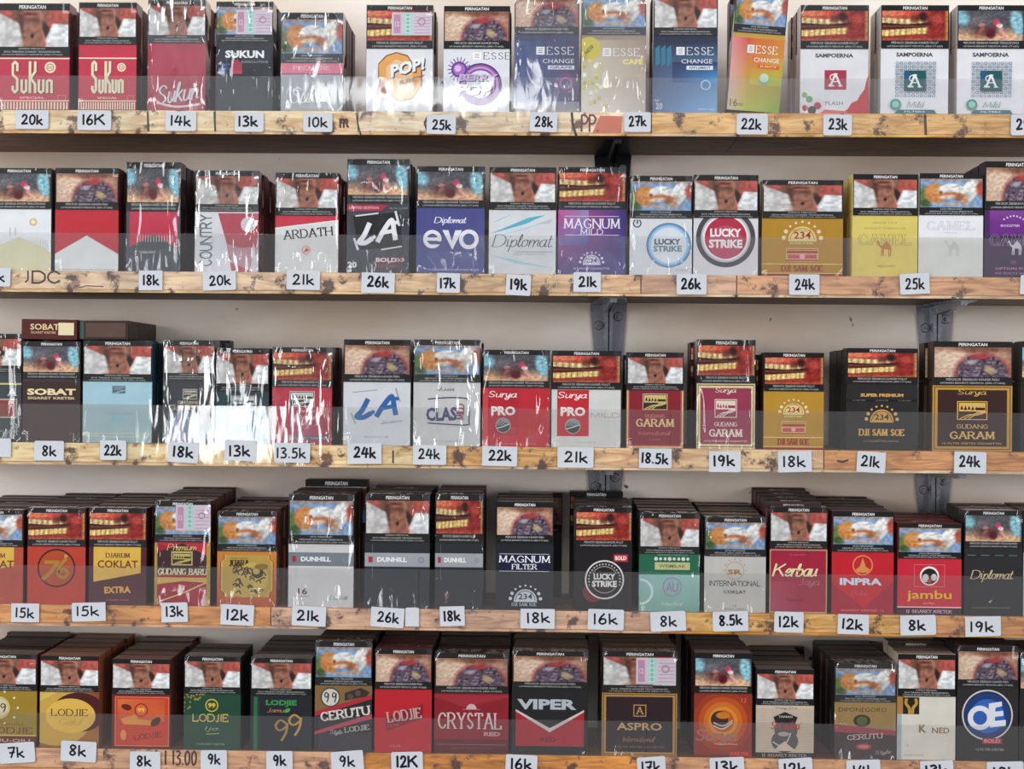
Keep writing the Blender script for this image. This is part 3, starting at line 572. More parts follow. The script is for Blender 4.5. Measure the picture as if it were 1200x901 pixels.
def a(A):
    A.GR(0, 0, 1, .60, '#6878A0', '#86B8E8', '#1C2648', '#20263C'); A.GR(.3, .25, 1, .42, '#405080', '#50A0DC', '#1C3060', '#28365C')
    for i in range(3): A.P([(.04 + i * .09, .38), (.11 + i * .09, .41), (.1 + i * .09, .56), (.03 + i * .09, .53)], '#3A7C98')
    esse(A, .51, '#E8EEF8', 'CHANGE', ('APPLEMINT', '#E8F0F8', '#304870'), u0=.36); A.RING(.82, .23, .08, .02, '#B8D8F0'); A.T('20', .1, .055, .1, .05, '#F0F0F8', 'N'); A.T('MENTHOL', .83, .03, .26, .014, '#E8F0F8', 'N')
pack(0, 765.5, 841, -10, '#3C3438', '#222A48', 'A', 1, 2, 'navy pack fading to sky blue with blue panes', a, .365)
def a(A):
    A.GR(0, 0, 1, .60, '#D0CC50', '#88AC38', '#E08830', '#D84038'); A.GR(0, 0, .34, .60, '#D8C8B0', '#C8C850', '#D84840', '#E88C98'); A.GR(.4, .22, 1, .45, '#C8C040', '#A8BC38', '#D8A038', '#DC6038')
    esse(A, .51, '#FAF4EC', 'CHANGE', ('JUICY', '#D86030', '#FFE0A0'), u0=.30); A.E(.66, .26, .10, '#88B888'); A.E(.66, .28, .085, '#C8E0C8'); A.T('16', .12, .06, .14, .06, '#604820', 'N'); A.T('MG', .26, .045, .1, .025, '#604820', 'N')
pack(0, 857.5, 919, -10, '#6E4A48', '#C8A040', 'D', 1, 1, 'leaning pack fading from red to green', a, .36, lean=4.2, dx=0)
def a(A):
    A.T('SAMPOERNA', .5, .535, .56, .04, '#4A4A52', 'X'); A.R(.36, .22, .68, .40, '#B03048'); blackletter(A, .52, .31, .24, '#F4F0F0'); A.T('SPLASH', .48, .095, .3, .035, '#606068', 'N')
    A.P([(.6, 0), (1, 0), (1, .36), (.97, .30), (.94, .22), (.88, .17), (.84, .12), (.76, .10), (.7, .04)], '#C83038'); A.P([(.0, 0), (.7, 0), (.7, .02), (.3, .04)], '#D86878')
    for u, v, r in ((.08, .05, .09), (.26, .07, .11)): A.E(u, v, r, '#E8D8DC'); A.E(u, v, r * .5, '#B04858')
    A.E(.14, .13, .05, '#7CA86C'); A.E(.07, .17, .04, '#8CB87C'); A.E(.18, .03, .06, '#38442C')
pack(0, 937.7, 1018, 6, '#8C8078', '#E6E6EA', 'B', 1, 2, 'white pack with a red square and red splash', a, .405, dx=-6)
def mild(A):
    A.T('SAMPOERNA', .5, .545, .54, .04, '#44484C', 'X')
    for j in range(10):
        for i in range(10):
            if 2 <= i <= 7 and 2 <= j <= 7 and not (i in (2,) or i in (7,) or j in (2, 7)): continue
            u, v = .22 + i * .06, .155 + j * .033; A.BOXL(u, v, u + .045, v + .024, .009, '#8EA2B4' if (i + j) % 2 else '#5C7890')
    A.R(.345, .21, .66, .395, '#1E5A5C'); A.R(.345, .30, .42, .395, '#285A84'); blackletter(A, .5, .30, .24, '#EEF4F2')
    A.E(.22, .085, .08, '#4E9C8C'); A.E(.22, .085, .05, '#A0D0C4'); A.T('Mild', .52, .085, .24, .055, '#4C8C7C', 'C', wt=.08)
    A.P([(.2, 0), (.82, 0), (.78, .035), (.26, .035)], '#3C7480'); A.T('FILTERS', .5, .017, .3, .015, '#D0E4E4', 'B')
pack(0, 1032, 1112, 6, '#8C8480', '#E8E8EC', 'B', 0, 1, 'white pack with a teal square under the rotten teeth picture', mild, .40, dx=-4)
pack(0, 1121.5, 1201, 6, '#8C8480', '#E8E8EC', 'E', 0, 1, 'white pack with a teal square under the throat picture', mild, .40, dx=-4)
# ================================================================ ROW 2
def a(A):
    A.P([(0, 0), (1, 0), (1, .17), (.9, .22), (.5, .33), (.1, .22), (0, .19)], '#E0DBB8')
    A.E(.72, .475, .06, '#D8C080'); A.E(.72, .475, .035, '#F0E8D0')
    for i in range(26): A.R(.02 + i * .037, .20 + .1 * abs(math.sin(i * .13)), .026 + i * .037, .30, '#C8C8C4')
    for u in (.36, .44): A.R(u, .34, u + .012, .42, '#B0B0B4')
pack(1, -16, 60, 197, '#3C3434', '#ECEDF0', 'E', 1, 2, 'white and pale gold pack cut off at the left edge', a, .40, dx=1)
def a(A): A.R(0, 0, 1, .6, '#E4E6E6'); A.P([(0, .60), (1, .60), (1, .165), (.5, .345), (0, .165)], '#C42A38'); A.R(.05, .01, .95, .016, '#A0A0A0')
pack(1, 64.5, 138.7, 197, '#4E1C22', '#C82C3A', 'C', 1, 2, 'red pack with a white roof shaped peak', a, .405, dx=1)
def a(A):
    A.R(0, 0, 1, .56, '#4A5058'); A.R(.06, .22, .95, .545, '#C83450'); A.P([(.06, .22), (.5, .335), (.95, .22), (.95, .0), (.06, .0)], '#464C54'); A.T('ICEBURST', .4, .175, .3, .02, '#D8D8D8', 'N')
    for i in range(14): A.R(.2 + i * .05, .27, .21 + i * .05, .33, '#D8D0D4')
pack(1, 148, 211.5, 190, '#2A1E24', '#444A52', 'E', 2, 3, 'dark grey pack with a pinkish red panel', a, .45, dx=3)
def a(A):
    A.R(0, 0, 1, .60, '#ECECF0'); A.P([(.36, .58), (1, .58), (1, .38), (.9, .0), (.58, .0), (.5, .28)], '#C04A5C'); A.P([(.5, .28), (.58, .1), (.9, .0), (1, .25), (.7, .24)], '#C898A4'); A.P([(.92, .3), (1, .0), (.88, .0)], '#E8E0E4')
    A.T('COUNTRY', .17, .31, .50 * A.H / A.W, .18 * A.W / A.H, '#66707C', 'T', rot=90, wt=.16, c=.6); A.E(.84, .47, .12, '#E0DCE0'); A.T('LIGHTS', .28, .32, .22, .02, '#C0C0C8', 'N', rot=90)
pack(1, 228.5, 303, 200, '#5A2028', '#EAEAEE', 'A', 3, 3, 'white pack with grey letters running up the side', a, .405, dx=4)
def a(A):
    A.R(0, 0, 1, .60, '#E4E4E2'); A.P([(0, .60), (1, .60), (1, .52), (0, .435)], '#D03048'); A.P([(0, .448), (1, .53), (1, .52), (0, .435)], '#F4F4F4')
    A.T('ARDATH', .52, .395, .76, .085, '#2C2C34', 'S', rot=5.5, wt=.2); A.E(.49, .225, .07, '#E0A898'); A.E(.49, .225, .05, '#E8D8D0'); A.P([(.45, .2), (.5, .25), (.54, .22)], '#C05848'); A.T('TOKYO', .5, .17, .1, .012, '#C8B0A0', 'N')
pack(1, 322.6, 396.5, 202.5, '#6A2028', '#E6E6E4', 'A', 2, 3, 'cream and red pack with slanted dark serif capitals', a, .43, dx=3)
def la_frame(A, c, f, w=.0012):
    A.P([(.10, .50), (.84, .535), (.9, .24), (.18, .20)], f) if f else None
    A.line([(.14, .50), (.5, .525)], w, c); A.line([(.78, .54), (.84, .42)], w * 1.6, c); A.line([(.12, .30), (.18, .205)], w * 1.6, c); A.line([(.56, .205), (.88, .235)], w, c)
def la(A, c, w):
    A.line(smooth([(.36, .43), (.28, .33), (.20, .27), (.30, .265), (.40, .30)], 4), w, c); A.line(smooth([(.50, .28), (.60, .38), (.72, .465), (.76, .36), (.78, .30)], 4), w, c)
    A.line([(.55, .35), (.78, .375)], w * .8, c); A.E(.44, .315, .03, c); A.E(.80, .445, .03, c)
def a(A):
    A.R(0, 0, 1, .60, '#3E4148')
    for i in range(22): A.R(.0, .06 + i * .024, 1, .064 + i * .024, '#4A4D54')
    A.P([(0, .545), (.55, .545), (.66, .60), (0, .60)], '#B03048'); A.T('LIMITED EDITION', .27, .573, .48, .022, '#F0C0C8', 'B'); A.T('BLUE CORE', .83, .57, .28, .016, '#9098A0', 'N')
    la_frame(A, '#E8E8EE', '#101014'); la(A, '#F4F4F8', .0040)
    A.R(.45, .045, .86, .08, '#704048'); A.R(.45, .085, .96, .14, '#5C4048'); A.T('BOLD', .64, .115, .34, .04, '#F0D0D4', 'X'); A.T('>>', .87, .115, .12, .04, '#F0B8C0', 'B')
    A.T('20', .09, .07, .15, .055, '#F0F0F0', 'X')
pack(1, 406.5, 479.5, 186.5, '#24242A', '#3C3F46', 'E', 2, 3, 'charcoal pack with a tilted black square and brush letters', a, .385, dx=2)
def a(A):
    A.R(0, 0, 1, .60, '#4C5090'); A.T('Diplomat', .5, .49, .46, .075, '#F0F0FA', 'C', wt=.13)
    q = A.W / A.H
    A.RING(.235, .32, .135, .055, '#F4F4FA'); A.R(.15, .305, .36, .335, '#F4F4FA'); A.R(.27, .27, .40, .30, '#4C5090'); A.P([(.38, .405), (.47, .405), (.52, .30), (.57, .405), (.67, .405), (.53, .22)], '#F4F4FA'); A.RING(.77, .32, .145, .06, '#F4F4FA')
    A.T('A HANDMADE EVOLUTIONARY BLEND', .55, .035, .74, .018, '#D0D4EC', 'N'); 
    for i in range(12): A.line([(.58 + i * .028, .12), (.62 + i * .028, .18)], .0004, '#6C70AC')
pack(1, 488, 568, 195, '#2C2C54', '#484C8C', 'E', 2, 1, 'indigo pack with big rounded white letters', a, .385, dx=-2)
def a(A):
    A.R(0, 0, 1, .60, '#DDDFE2')
    for p, c in (([(.0, .37), (.55, .47), (.85, .555), (.6, .53)], '#5AB4CC'), ([(.05, .48), (.4, .58), (.15, .50)], '#88C8D4'), ([(.3, .48), (.62, .54), (.4, .5)], '#A8B8C0'), ([(0, .33), (.6, .43), (.9, .50)], '#A8D8E4'), ([(0, .18), (1, .05), (.4, .10)], '#A8D4DC'), ([(.7, .47), (.95, .52), (.9, .47)], '#C0C8CC')): A.P(p, c)
    A.T('Diplomat', .51, .29, .88, .16, '#505860', 'C', wt=.06); A.R(.4, .205, .95, .21, '#788088'); A.T('MILD MENTHOL', .62, .185, .5, .016, '#98A0A8', 'N')
pack(1, 573, 651.6, 196, '#3C3638', '#DCDEE2', 'A', 1, 1, 'silver white pack with cyan blades and grey script', a, .40)
def a(A):
    A.GR(0, 0, 1, .60, '#5C5088', '#4C4484', '#2E2C80', '#C0509C'); A.GR(0, .27, .45, .60, '#8078B0', '#5C54A0', '#A090C8', '#C84890')
    for v in (.54, .365): A.R(.1, v, .9, v + .005, '#E8E0F4')
    A.T('MAGNUM', .5, .475, .80, .085, '#F4F0FA', 'S', wt=.17); A.T('MILD', .5, .398, .32, .05, '#F4F0FA', 'S', wt=.17)
    dome(A, .5, .10, .13, '#D8D4EC', '#E8E4F4', tcol='#4C4484'); A.T('16 LARGER CIGARETTES', .5, .055, .54, .018, '#D8D4EC', 'N')
pack(1, 654, 733.5, 196, '#241C30', '#443E84', 'B', 2, 1, 'purple and blue pack with white serif capitals', a, .39)
def a(A):
    A.R(0, 0, 1, .6, '#E2E4E8'); A.E(.63, .30, .36, '#3C4A58', n=44); A.E(.63, .30, .35, '#6CA0D0', n=44); A.E(.63, .30, .32, '#A8D0F0', n=44); A.E(.63, .30, .285, '#E6ECF2', n=44)
    A.T('LUCKY', .61, .335, .42, .062, '#3C5468', 'X'); A.T('STRIKE', .61, .265, .46, .062, '#7890A0', 'X'); A.RING(.12, .52, .07, .02, '#404448', a0=120, a1=420); A.R(.11, .515, .135, .555, '#404448'); A.T('CORE', .8, .05, .3, .03, '#B0B4B8', 'N')
pack(1, 738, 811, 206, '#5C544C', '#E4E6EA', 'D', 2, 1, 'white pack with a pale blue ring', a, .43, dx=0)
def a(A):
    A.R(0, 0, 1, .6, '#E0DEE2'); A.E(.5, .375, .46, '#4C4850', n=44); A.E(.5, .375, .385, '#C8C4C8', n=44); A.E(.5, .375, .355, '#F0ECEE', n=44); A.E(.5, .375, .325, '#B82C48', n=44); A.E(.5, .33, .26, '#C05068', n=30)
    A.T('LUCKY', .5, .425, .48, .085, '#FAF4F4', 'X'); A.T('STRIKE', .5, .315, .52, .085, '#FAF4F4', 'X')
pack(1, 812.8, 888.5, 205, '#5C4A48', '#E2E0E4', 'A', 1, 1, 'white pack with a big red bullseye', a, .43, dx=0)
def djs(A, mustard='#B88A28', txt='#9C3A28', red='#B83038'):
    A.R(0, 0, 1, .62, mustard); A.R(0, .0, 1, .022, '#9C2C30'); A.R(0, .022, 1, .03, '#E0C890'); A.R(0, .12, 1, .127, '#E8D49C')
    dome(A, .5, .37, .175, '#E6CC8C', '#EED8B0', tcol='#9C3038'); A.T('FATSAL-5', .5, .47, .22, .02, '#7A6420', 'N'); A.R(.31, .325, .69, .355, '#A8903C'); A.T('KRETEK', .5, .34, .3, .018, '#E8D49C', 'B')
    A.R(.30, .15, .70, .29, '#D8B878'); A.R(.31, .235, .69, .262, '#A84040'); A.R(.32, .18, .68, .222, '#C05858'); A.R(.30, .155, .70, .17, '#B04848'); A.E(.5, .205, .035, '#E8B0B0'); A.R(.31, .27, .69, .28, '#B04848')
    A.T('DJI SAM SOE', .5, .078, .5, .058, txt, 'S', wt=.26)
pack(1, 893, 988, 211, '#7A5C34', '#B88A28', 'A', 1, 2, 'wide mustard pack with a dome emblem', djs, .40, dx=-2)
def camel(A, u, v, s, c):
    q = A.W / A.H
    pts = [(-.5, .34), (-.44, .42), (-.36, .42), (-.33, .3), (-.25, .12), (-.12, .16), (.0, .3), (.1, .44), (.2, .3), (.3, .2), (.38, .08), (.4, -.12), (.36, -.5), (.3, -.5), (.32, -.16), (.26, -.12), (.28, -.5), (.22, -.5), (.2, -.1), (-.05, -.08), (-.06, -.5), (-.12, -.5), (-.12, -.06), (-.18, -.5), (-.23, -.5), (-.2, -.02), (-.3, .04), (-.38, .2), (-.42, .3), (-.5, .28)]
    A.P([(u + x * s, v + y * s * q) for x, y in pts], c)
def outl(A, t, u, v, w, h, c, bgc): A.T(t, u, v, w, h, c, 'S', wt=.30, c=.6); A.T(t, u, v, w, h, bgc, 'S', wt=.17, c=.6)
def a(A):
    A.R(0, 0, 1, .6, '#DCC96C'); A.T('SINCE 1913', .5, .525, .36, .018, '#8C7C48', 'N'); A.T('QUALITY TOBACCOS', .5, .47, .64, .02, '#8C7C48', 'N')
    outl(A, 'CAMEL', .5, .36, .78, .095, '#A8985C', '#DCC96C'); camel(A, .5, .28, .26, '#C08038'); A.T('YELLOW', .52, .10, .28, .018, '#8C7C48', 'N')
pack(1, 999, 1075.5, 204, '#B09C58', '#DCC96C', 'A', 0, 2, 'pale yellow pack with an orange animal', a, .405, dx=-1)
def a(A):
    A.R(0, 0, 1, .6, '#DADAD6'); A.R(0, .385, 1, .6, '#ECECF0'); outl(A, 'CAMEL', .5, .495, .72, .075, '#C4C4CA', '#E6E6EC'); camel(A, .53, .28, .26, '#C8C8C6'); A.T('WHITE', .5, .425, .2, .012, '#B8B8BC', 'N')
pack(1, 1076.7, 1152.3, 203, '#A0A09C', '#E0E0E0', 'D', 0, 2, 'white pack with a faint grey animal', a, .405, dx=-1)
def a(A):
    A.GR(0, 0, 1, .6, '#3C3044', '#3C2C44', '#3C1C4C', '#4C2860'); A.R(.08, .36, 1, .60, '#6C2C84'); A.GR(.08, .46, 1, .60, '#6C2C84', '#703088', '#8C4C9C', '#8C449C')
    outl(A, 'CAMEL', .48, .32, .76, .085, '#8C7C98', '#40304C'); camel(A, .48, .26, .24, '#D0C8D4'); 
    for i in range(7): A.E(.30 + i * .05, .50 + .03 * math.sin(i * .52), .015, '#E0C8EC', n=8)
    A.T('BOOSTER', .4, .445, .30, .02, '#E0C8EC', 'B'); A.T('OPTION PURPLE', .5, .075, .66, .02, '#C080B8', 'B'); A.T('BE RICH BERRY', .5, .035, .66, .018, '#A06CA0', 'B')
    A.E(.45, .13, .05, '#7C3C78', ry=.03)
pack(1, 1154, 1230, 189, '#2C2030', '#3C2048', 'C', 0, 2, 'dark purple pack cut off at the right edge', a, .42, dx=-3)
# ================================================================ ROW 3
def a(A):
    A.R(0, .0, 1, .60, '#3A4448'); A.R(0, .53, 1, .545, '#D8C878'); A.T('A', .85, .46, .16, .07, '#B8C4C8', 'B'); A.R(.6, .22, .93, .40, '#B8A898'); A.R(.62, .235, .91, .385, '#903C34'); A.T('NO HUNGER', .8, .10, .32, .016, '#B0B8B8', 'N')
pack(2, -48, 25, 391, '#2C3034', '#363E42', 'A', 2, 2, 'dark green grey pack cut off at the left edge', a, .36, dx=0)
def a(A): A.R(0, 0, 1, .60, '#4A3634'); A.R(0, .385, 1, .60, '#3A2424'); A.T('SOBAT', .5, .50, .84, .065, '#F0DCAC', 'X'); A.T('SIGARET KRETEK', .5, .438, .82, .026, '#E8D4A8', 'B'); A.T('12', .85, .09, .06, .025, '#8C7470', 'N')
pack(2, 26, 94, 400, '#2C2020', '#403030', 'E', 1, 3, 'brown pack with cream capitals under the lying pack', a, .37, dx=1)
def a(A):
    A.R(0, 0, 1, .6, '#A8CCD8'); A.R(0, 0, 1, .38, '#A4BEC2'); ricebarn(A, .52, .52, .2, .08, '#8CA4B0', '#44586C'); A.T('SIGNATURE', .52, .285, .42, .022, '#88B4C8', 'N'); A.T('MILD', .52, .23, .2, .05, '#90C4D8', 'S', wt=.2); A.R(0, .055, 1, .10, '#B8C8BC'); A.T('PREMIUM MILD SIGARET', .5, .077, .52, .014, '#7890A0', 'N')
pack(2, 97, 178, 399, '#28404C', '#A8CCD6', 'A', 1, 3, 'ice blue pack with a tiny dark emblem', a, .40, dx=2)
def a(A):
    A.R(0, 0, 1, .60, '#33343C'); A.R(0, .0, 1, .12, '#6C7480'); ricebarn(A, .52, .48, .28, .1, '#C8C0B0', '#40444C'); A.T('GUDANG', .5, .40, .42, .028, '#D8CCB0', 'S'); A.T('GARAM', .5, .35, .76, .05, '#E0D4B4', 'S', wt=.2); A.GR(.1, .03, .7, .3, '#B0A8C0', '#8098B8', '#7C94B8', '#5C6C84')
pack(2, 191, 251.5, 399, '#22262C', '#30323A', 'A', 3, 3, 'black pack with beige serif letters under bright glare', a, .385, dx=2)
def a(A):
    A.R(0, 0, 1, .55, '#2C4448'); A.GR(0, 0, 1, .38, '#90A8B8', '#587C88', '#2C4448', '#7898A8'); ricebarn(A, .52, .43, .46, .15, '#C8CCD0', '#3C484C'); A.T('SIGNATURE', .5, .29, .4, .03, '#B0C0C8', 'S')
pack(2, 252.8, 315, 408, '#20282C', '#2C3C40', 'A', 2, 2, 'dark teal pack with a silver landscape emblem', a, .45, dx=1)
def a(A):
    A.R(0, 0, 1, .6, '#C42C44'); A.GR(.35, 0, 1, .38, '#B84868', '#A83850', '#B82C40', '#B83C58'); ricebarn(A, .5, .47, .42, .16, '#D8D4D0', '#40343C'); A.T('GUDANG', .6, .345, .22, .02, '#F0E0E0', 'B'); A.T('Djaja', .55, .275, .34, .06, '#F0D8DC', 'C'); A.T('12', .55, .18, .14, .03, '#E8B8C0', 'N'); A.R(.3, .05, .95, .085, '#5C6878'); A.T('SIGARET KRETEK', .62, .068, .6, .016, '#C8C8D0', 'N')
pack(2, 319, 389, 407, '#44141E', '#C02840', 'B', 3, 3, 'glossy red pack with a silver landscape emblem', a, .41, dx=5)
def a(A):
    A.R(0, 0, 1, .6, '#D8DADE'); la_frame(A, '#A4A8AC', None, .0009); la(A, '#2E66A8', .0042); A.T('ICE', .68, .225, .18, .028, '#A8B0B8', 'N', shear=.2); A.T('KRETEK FILTER', .5, .08, .36, .016, '#8C9098', 'N')
pack(2, 402.5, 481, 398, '#30282C', '#DADCE0', 'C', 1, 3, 'white pack with blue brush strokes', a, .40, dx=1)
def a(A):
    A.R(0, 0, 1, .6, '#DCDCDC'); A.T('LASER', .52, .53, .2, .024, '#585C68', 'B'); A.line([(.36, .53), (.39, .52), (.42, .555)], .0006, '#585C68')
    A.T('CLAS', .42, .30, .46, .13, '#3A4078', 'X', rot=2); A.T('MILD', .70, .325, .14 * A.H / A.W, .11 * A.W / A.H, '#8C3450', 'T', rot=90, wt=.16)
    A.line(smooth([(.22, .44), (.5, .455), (.78, .45), (.83, .4), (.83, .24), (.78, .2), (.22, .215)], 4), .0011, '#3C4468'); A.T('THE STANDARD', .5, .045, .4, .014, '#90908C', 'N')
pack(2, 484.5, 563, 398, '#34302E', '#DEDEDE', 'D', 3, 2, 'white pack with navy stamped letters in a rounded frame', a, .40, dx=2)
def spro(A, full):
    A.R(0, 0, 1, .6, '#C82434' if full else '#DADAD6'); A.R(.08, .115, .54, .595, '#BC1C30' if full else '#C82834')
    if full: A.R(.0, .02, .08, .6, '#D4444C')
    A.T('Surya', .305, .53, .42, .085, '#FFF4F0', 'C', wt=.13); A.T('PRO', .31, .37, .36, .095, '#F8F0EC', 'X')
    A.E(.31, .22, .115, '#9C9C9C'); A.E(.31, .22, .10, '#3C4444', a0=180, a1=360); 
    for k in range(4): A.line([(.22 + k * .04, .225), (.28 + k * .04, .27 - k * .01)], .0006, '#2C2C2C')
    A.line(smooth([(.22, .19), (.32, .21), (.40, .235)], 4), .0008, '#E0E0E0')
def a(A): spro(A, True); A.T('16 FILTER KRETEK CIGARETTES', .5, .03, .6, .014, '#E88C8C', 'N')
pack(2, 565.5, 644.3, 410, '#5A1820', '#CC2434', 'E', 2, 1, 'solid red pack with white script over block letters', a, .39)
def a(A): spro(A, False); A.T('MILD', .78, .335, .42, .045, '#A85860', 'T', wt=.09); A.T('FILTER KRETEK', .5, .05, .3, .014, '#A8A8A4', 'N')
pack(2, 646.5, 727.5, 411, '#3C3634', '#DCDCD8', 'B', 1, 3, 'white pack with a red upright panel', a, .40, dx=1)
def a(A):
    A.R(0, 0, 1, .62, '#D8BC80'); A.R(.03, .02, .97, .605, '#B83848'); A.R(.055, .035, .945, .60, '#8C2030'); ricebarn(A, .5, .485, .44, .17, '#D8C078', '#3C2C28'); A.T('GUDANG', .5, .335, .34, .032, '#D87868', 'S'); A.T('GARAM', .5, .265, .64, .075, '#E8CC90', 'S', wt=.24); A.T('International', .5, .16, .56, .045, '#D88078', 'C', wt=.1); A.T('12 FILTER', .5, .09, .2, .014, '#C87070', 'N')
pack(2, 734.5, 801, 413, '#3C1820', '#902034', 'A', 1, 3, 'maroon pack with a thin gold border', a, .395, dx=1)
def gg_gold(A, inner, gold, txt, name, v=.3):
    frame_gold(A, .60, gold, inner, .02, .045); A.T('Surya', .5, .53, .36, .06, txt, 'C', wt=.12); ricebarn(A, .5, .37, .38, .17, txt, inner); A.T('GUDANG', .5, .225, .38, .036, txt, 'S', wt=.2); A.T('GARAM', .5, .145, .54, .062, txt, 'S', wt=.26); A.T('16 FILTER KRETEK CIGARETTES', .5, .07, .74, .016, txt, 'N')
def a(A): gg_gold(A, '#A03454', '#E8D8A8', '#F4E4D0', '')
pack(2, 816.5, 885, 398, '#3C2024', '#B0506C', 'B', 2, 3, 'tall wine red pack with a broad cream border', a, .40, dx=-8)
pack(2, 895, 965.5, 413, '#3A2620', '#B88A28', 'B', 0, 3, 'narrow mustard pack with dome emblem and dark sides', lambda A: djs(A, '#B98C30'), .40, dx=-5)
def a(A):
    A.R(0, 0, 1, .6, '#2A2828'); A.T('SUPER PREMIUM', .5, .54, .60, .032, '#D8A860', 'X'); A.R(0, .475, 1, .50, '#1A1818')
    for u in (.18, .5, .82): A.T('12 FILTER', u, .488, .18, .012, '#908478', 'N')
    dome(A, .5, .285, .165, '#D8A050', '#E0B068', tcol='#2A2828'); A.T('DJI SAM SOE', .5, .175, .62, .062, '#E0A850', 'S', wt=.26); A.T('12 CIGARETTES KRETEK', .5, .09, .5, .018, '#A89470', 'N')
pack(2, 992, 1075.5, 408, '#22201E', '#2A2828', 'B', 0, 3, 'black pack with orange gold dome emblem', a, .345, dx=-6)
def a(A): gg_gold(A, '#38201E', '#C09448', '#E0B468', '')
pack(2, 1093, 1186.5, 400, '#3A2A20', '#3C2420', 'C', 0, 1, 'wide dark brown pack in a gold frame', a, .40, dx=-6)
def a(A): A.R(0, 0, 1, .6, '#26241F')
pack(2, 1196.5, 1262, 400, '#26221F', '#26241F', 'E', 0, 1, 'dark pack cut off by the right edge, middle shelf', a, .40, dx=0)
# ================================================================ ROW 4
def coklat(A, c1, c2, extra):
    A.R(0, 0, 1, .6, c1); A.P([(.08, .60), (.90, .60), (.90, .33), (.08, .235)] if extra else [(.0, .60), (.85, .60), (.85, .40), (0, .30)], '#E2B650')
    A.GR(0, 0, 1, .2, c2, c2, c1, c1)
    A.T('DJARUM', .5, .51, .40, .045, '#6C3420', 'S'); A.T('COKLAT', .5, .42, .70, .08, '#7A3818', 'B')
    if extra: A.T('EXTRA', .5, .155, .46, .07, '#E0A858', 'X', rot=2)
    A.T('12 SIGARET KRETEK', .5, .05, .40, .014, '#C88860', 'N')
pack(3, -46, 27, 597, '#4A1C1C', '#B04838', 'D', 1, 5, 'terracotta pack with a yellow field cut off at the left edge', lambda A: coklat(A, '#B85040', '#B85040', False), .395, dx=3)
def a(A):
    A.R(0, 0, 1, .60, '#C04030'); A.E(.5, .375, .33, '#3A1818', n=40); A.E(.5, .375, .30, '#B84C28', n=40); A.line([(.31, .435), (.53, .435)], .0030, '#B08434'); A.line([(.53, .44), (.40, .33), (.27, .26)], .0030, '#B08434'); A.line(smooth([(.66, .47), (.56, .39), (.53, .31), (.62, .275), (.70, .32), (.63, .365), (.55, .33)], 4), .0026, '#B08434'); A.E(.66, .50, .03, '#C8A048'); A.T('DJARUM', .52, .10, .36, .03, '#B04830', 'N')
pack(3, 32, 100, 595, '#5A1A1A', '#C04030', 'B', 1, 5, 'orange red pack with a round dark ring', a, .40, dx=4)
pack(3, 104, 171.5, 595, '#3A1A1C', '#5A2028', 'B', 1, 5, 'maroon pack with a yellow field and brown capitals', lambda A: coklat(A, '#541E28', '#5C2C34', True), .40, dx=5)
def a(A):
    A.R(0, 0, 1, .6, '#A81C34'); A.P([(0, .6), (1, .6), (1, .45), (0, .6)], '#C03040'); A.P([(0, .5), (.5, .6), (1, .46), (1, .32), (0, .32)], '#40202C'); A.R(0, .3, 1, .37, '#40202C')
    A.T('Premium', .5, .56, .52, .06, '#E0C080', 'C', wt=.13); A.R(.3, .385, .68, .52, '#C8B46C'); ricebarn(A, .49, .45, .36, .12, '#C8B46C', '#3A3420'); A.T('GUDANG BARU', .5, .325, .86, .055, '#E8DCB0', 'S', wt=.24, shear=.1)
    A.P([(0, .27), (1, .27), (1, .22), (.5, .235), (0, .2)], '#D8B060'); A.line(smooth([(.1, .04), (.5, .12), (1, .24)], 5), .001, '#E0C080'); A.R(.93, .0, 1, .6, '#B89848'); A.R(0, 0, .05, .6, '#B89848')
    stamp(A, .38, .72, 1.0, .965)
pack(3, 181, 246.5, 587, '#3E2420', '#A42034', 'D', 2, 5, 'crimson pack with gold edges and a tax stamp', a, .39, dx=3, st=True)
def a(A):
    A.GR(0, 0, 1, .60, '#B85830', '#B85830', '#D88838', '#D88838'); oct_ = lambda m, c: A.P([(m + .06, .10 - 0), (.94 - m, .10), (.94 - m, .14), (1 - m, .17), (1 - m, .47), (.94 - m, .50), (.94 - m, .54), (m + .06, .54), (m + .06, .50), (m, .47), (m, .17), (m + .06, .14)], c)
    oct_(.05, '#7A4420'); oct_(.065, '#E0B860'); oct_(.085, '#C0A04C'); A.T('TANDA BARU', .36, .505, .3, .02, '#6A4A20', 'N'); A.T('JUARA', .37, .455, .32, .06, '#3A2C14', 'S', wt=.28); A.E(.6, .3, .26, '#D0B45C'); A.E(.45, .2, .17, '#C8AC58')
    random.seed(12)
    for i in range(30):
        u, v = .25 + .5 * random.random(), .14 + .3 * random.random(); A.line(smooth([(u, v), (u + .05, v + .02), (u + .08, v - .03 + .05 * random.random())], 3), .0011, '#4A3818')
    A.E(.68, .36, .10, '#3C2E14'); A.E(.66, .375, .06, '#C8AC58'); A.E(.75, .42, .12, '#8C7434', ry=.05)
pack(3, 254.5, 324, 599, '#6A3A28', '#C87034', 'D', 2, 5, 'orange pack with an eight cornered yellow picture', a, .42, dx=5)
def dun(A, base_, band, sq, tcol, num=None):
    A.R(0, 0, 1, .60, base_); A.R(0, .365, 1, .485, band); A.R(.055, .40, .125, .452, sq); A.T('DUNHILL', .42, .426, .46, .042, tcol, 'X'); A.RING(.87, .425, .045, .02, '#8090A0')
    if num: A.T(num, .22, .14, .14, .055, '#5C4048', 'B'); A.R(.16, .095, .32, .099, '#8C6070'); A.T('Dunhill', .78, .085, .26, .03, '#60606C', 'C')
    A.R(.115, .25, .118, .56, '#A8A8B0')
pack(3, 338, 414.5, 579, '#48302C', '#D4D2D2', 'D', 2, 3, 'white pack with a grey band and a small 16', lambda A: dun(A, '#D6D4D4', '#7C848C', '#A83048', '#F4F4F4', '16'), .44, dx=9)
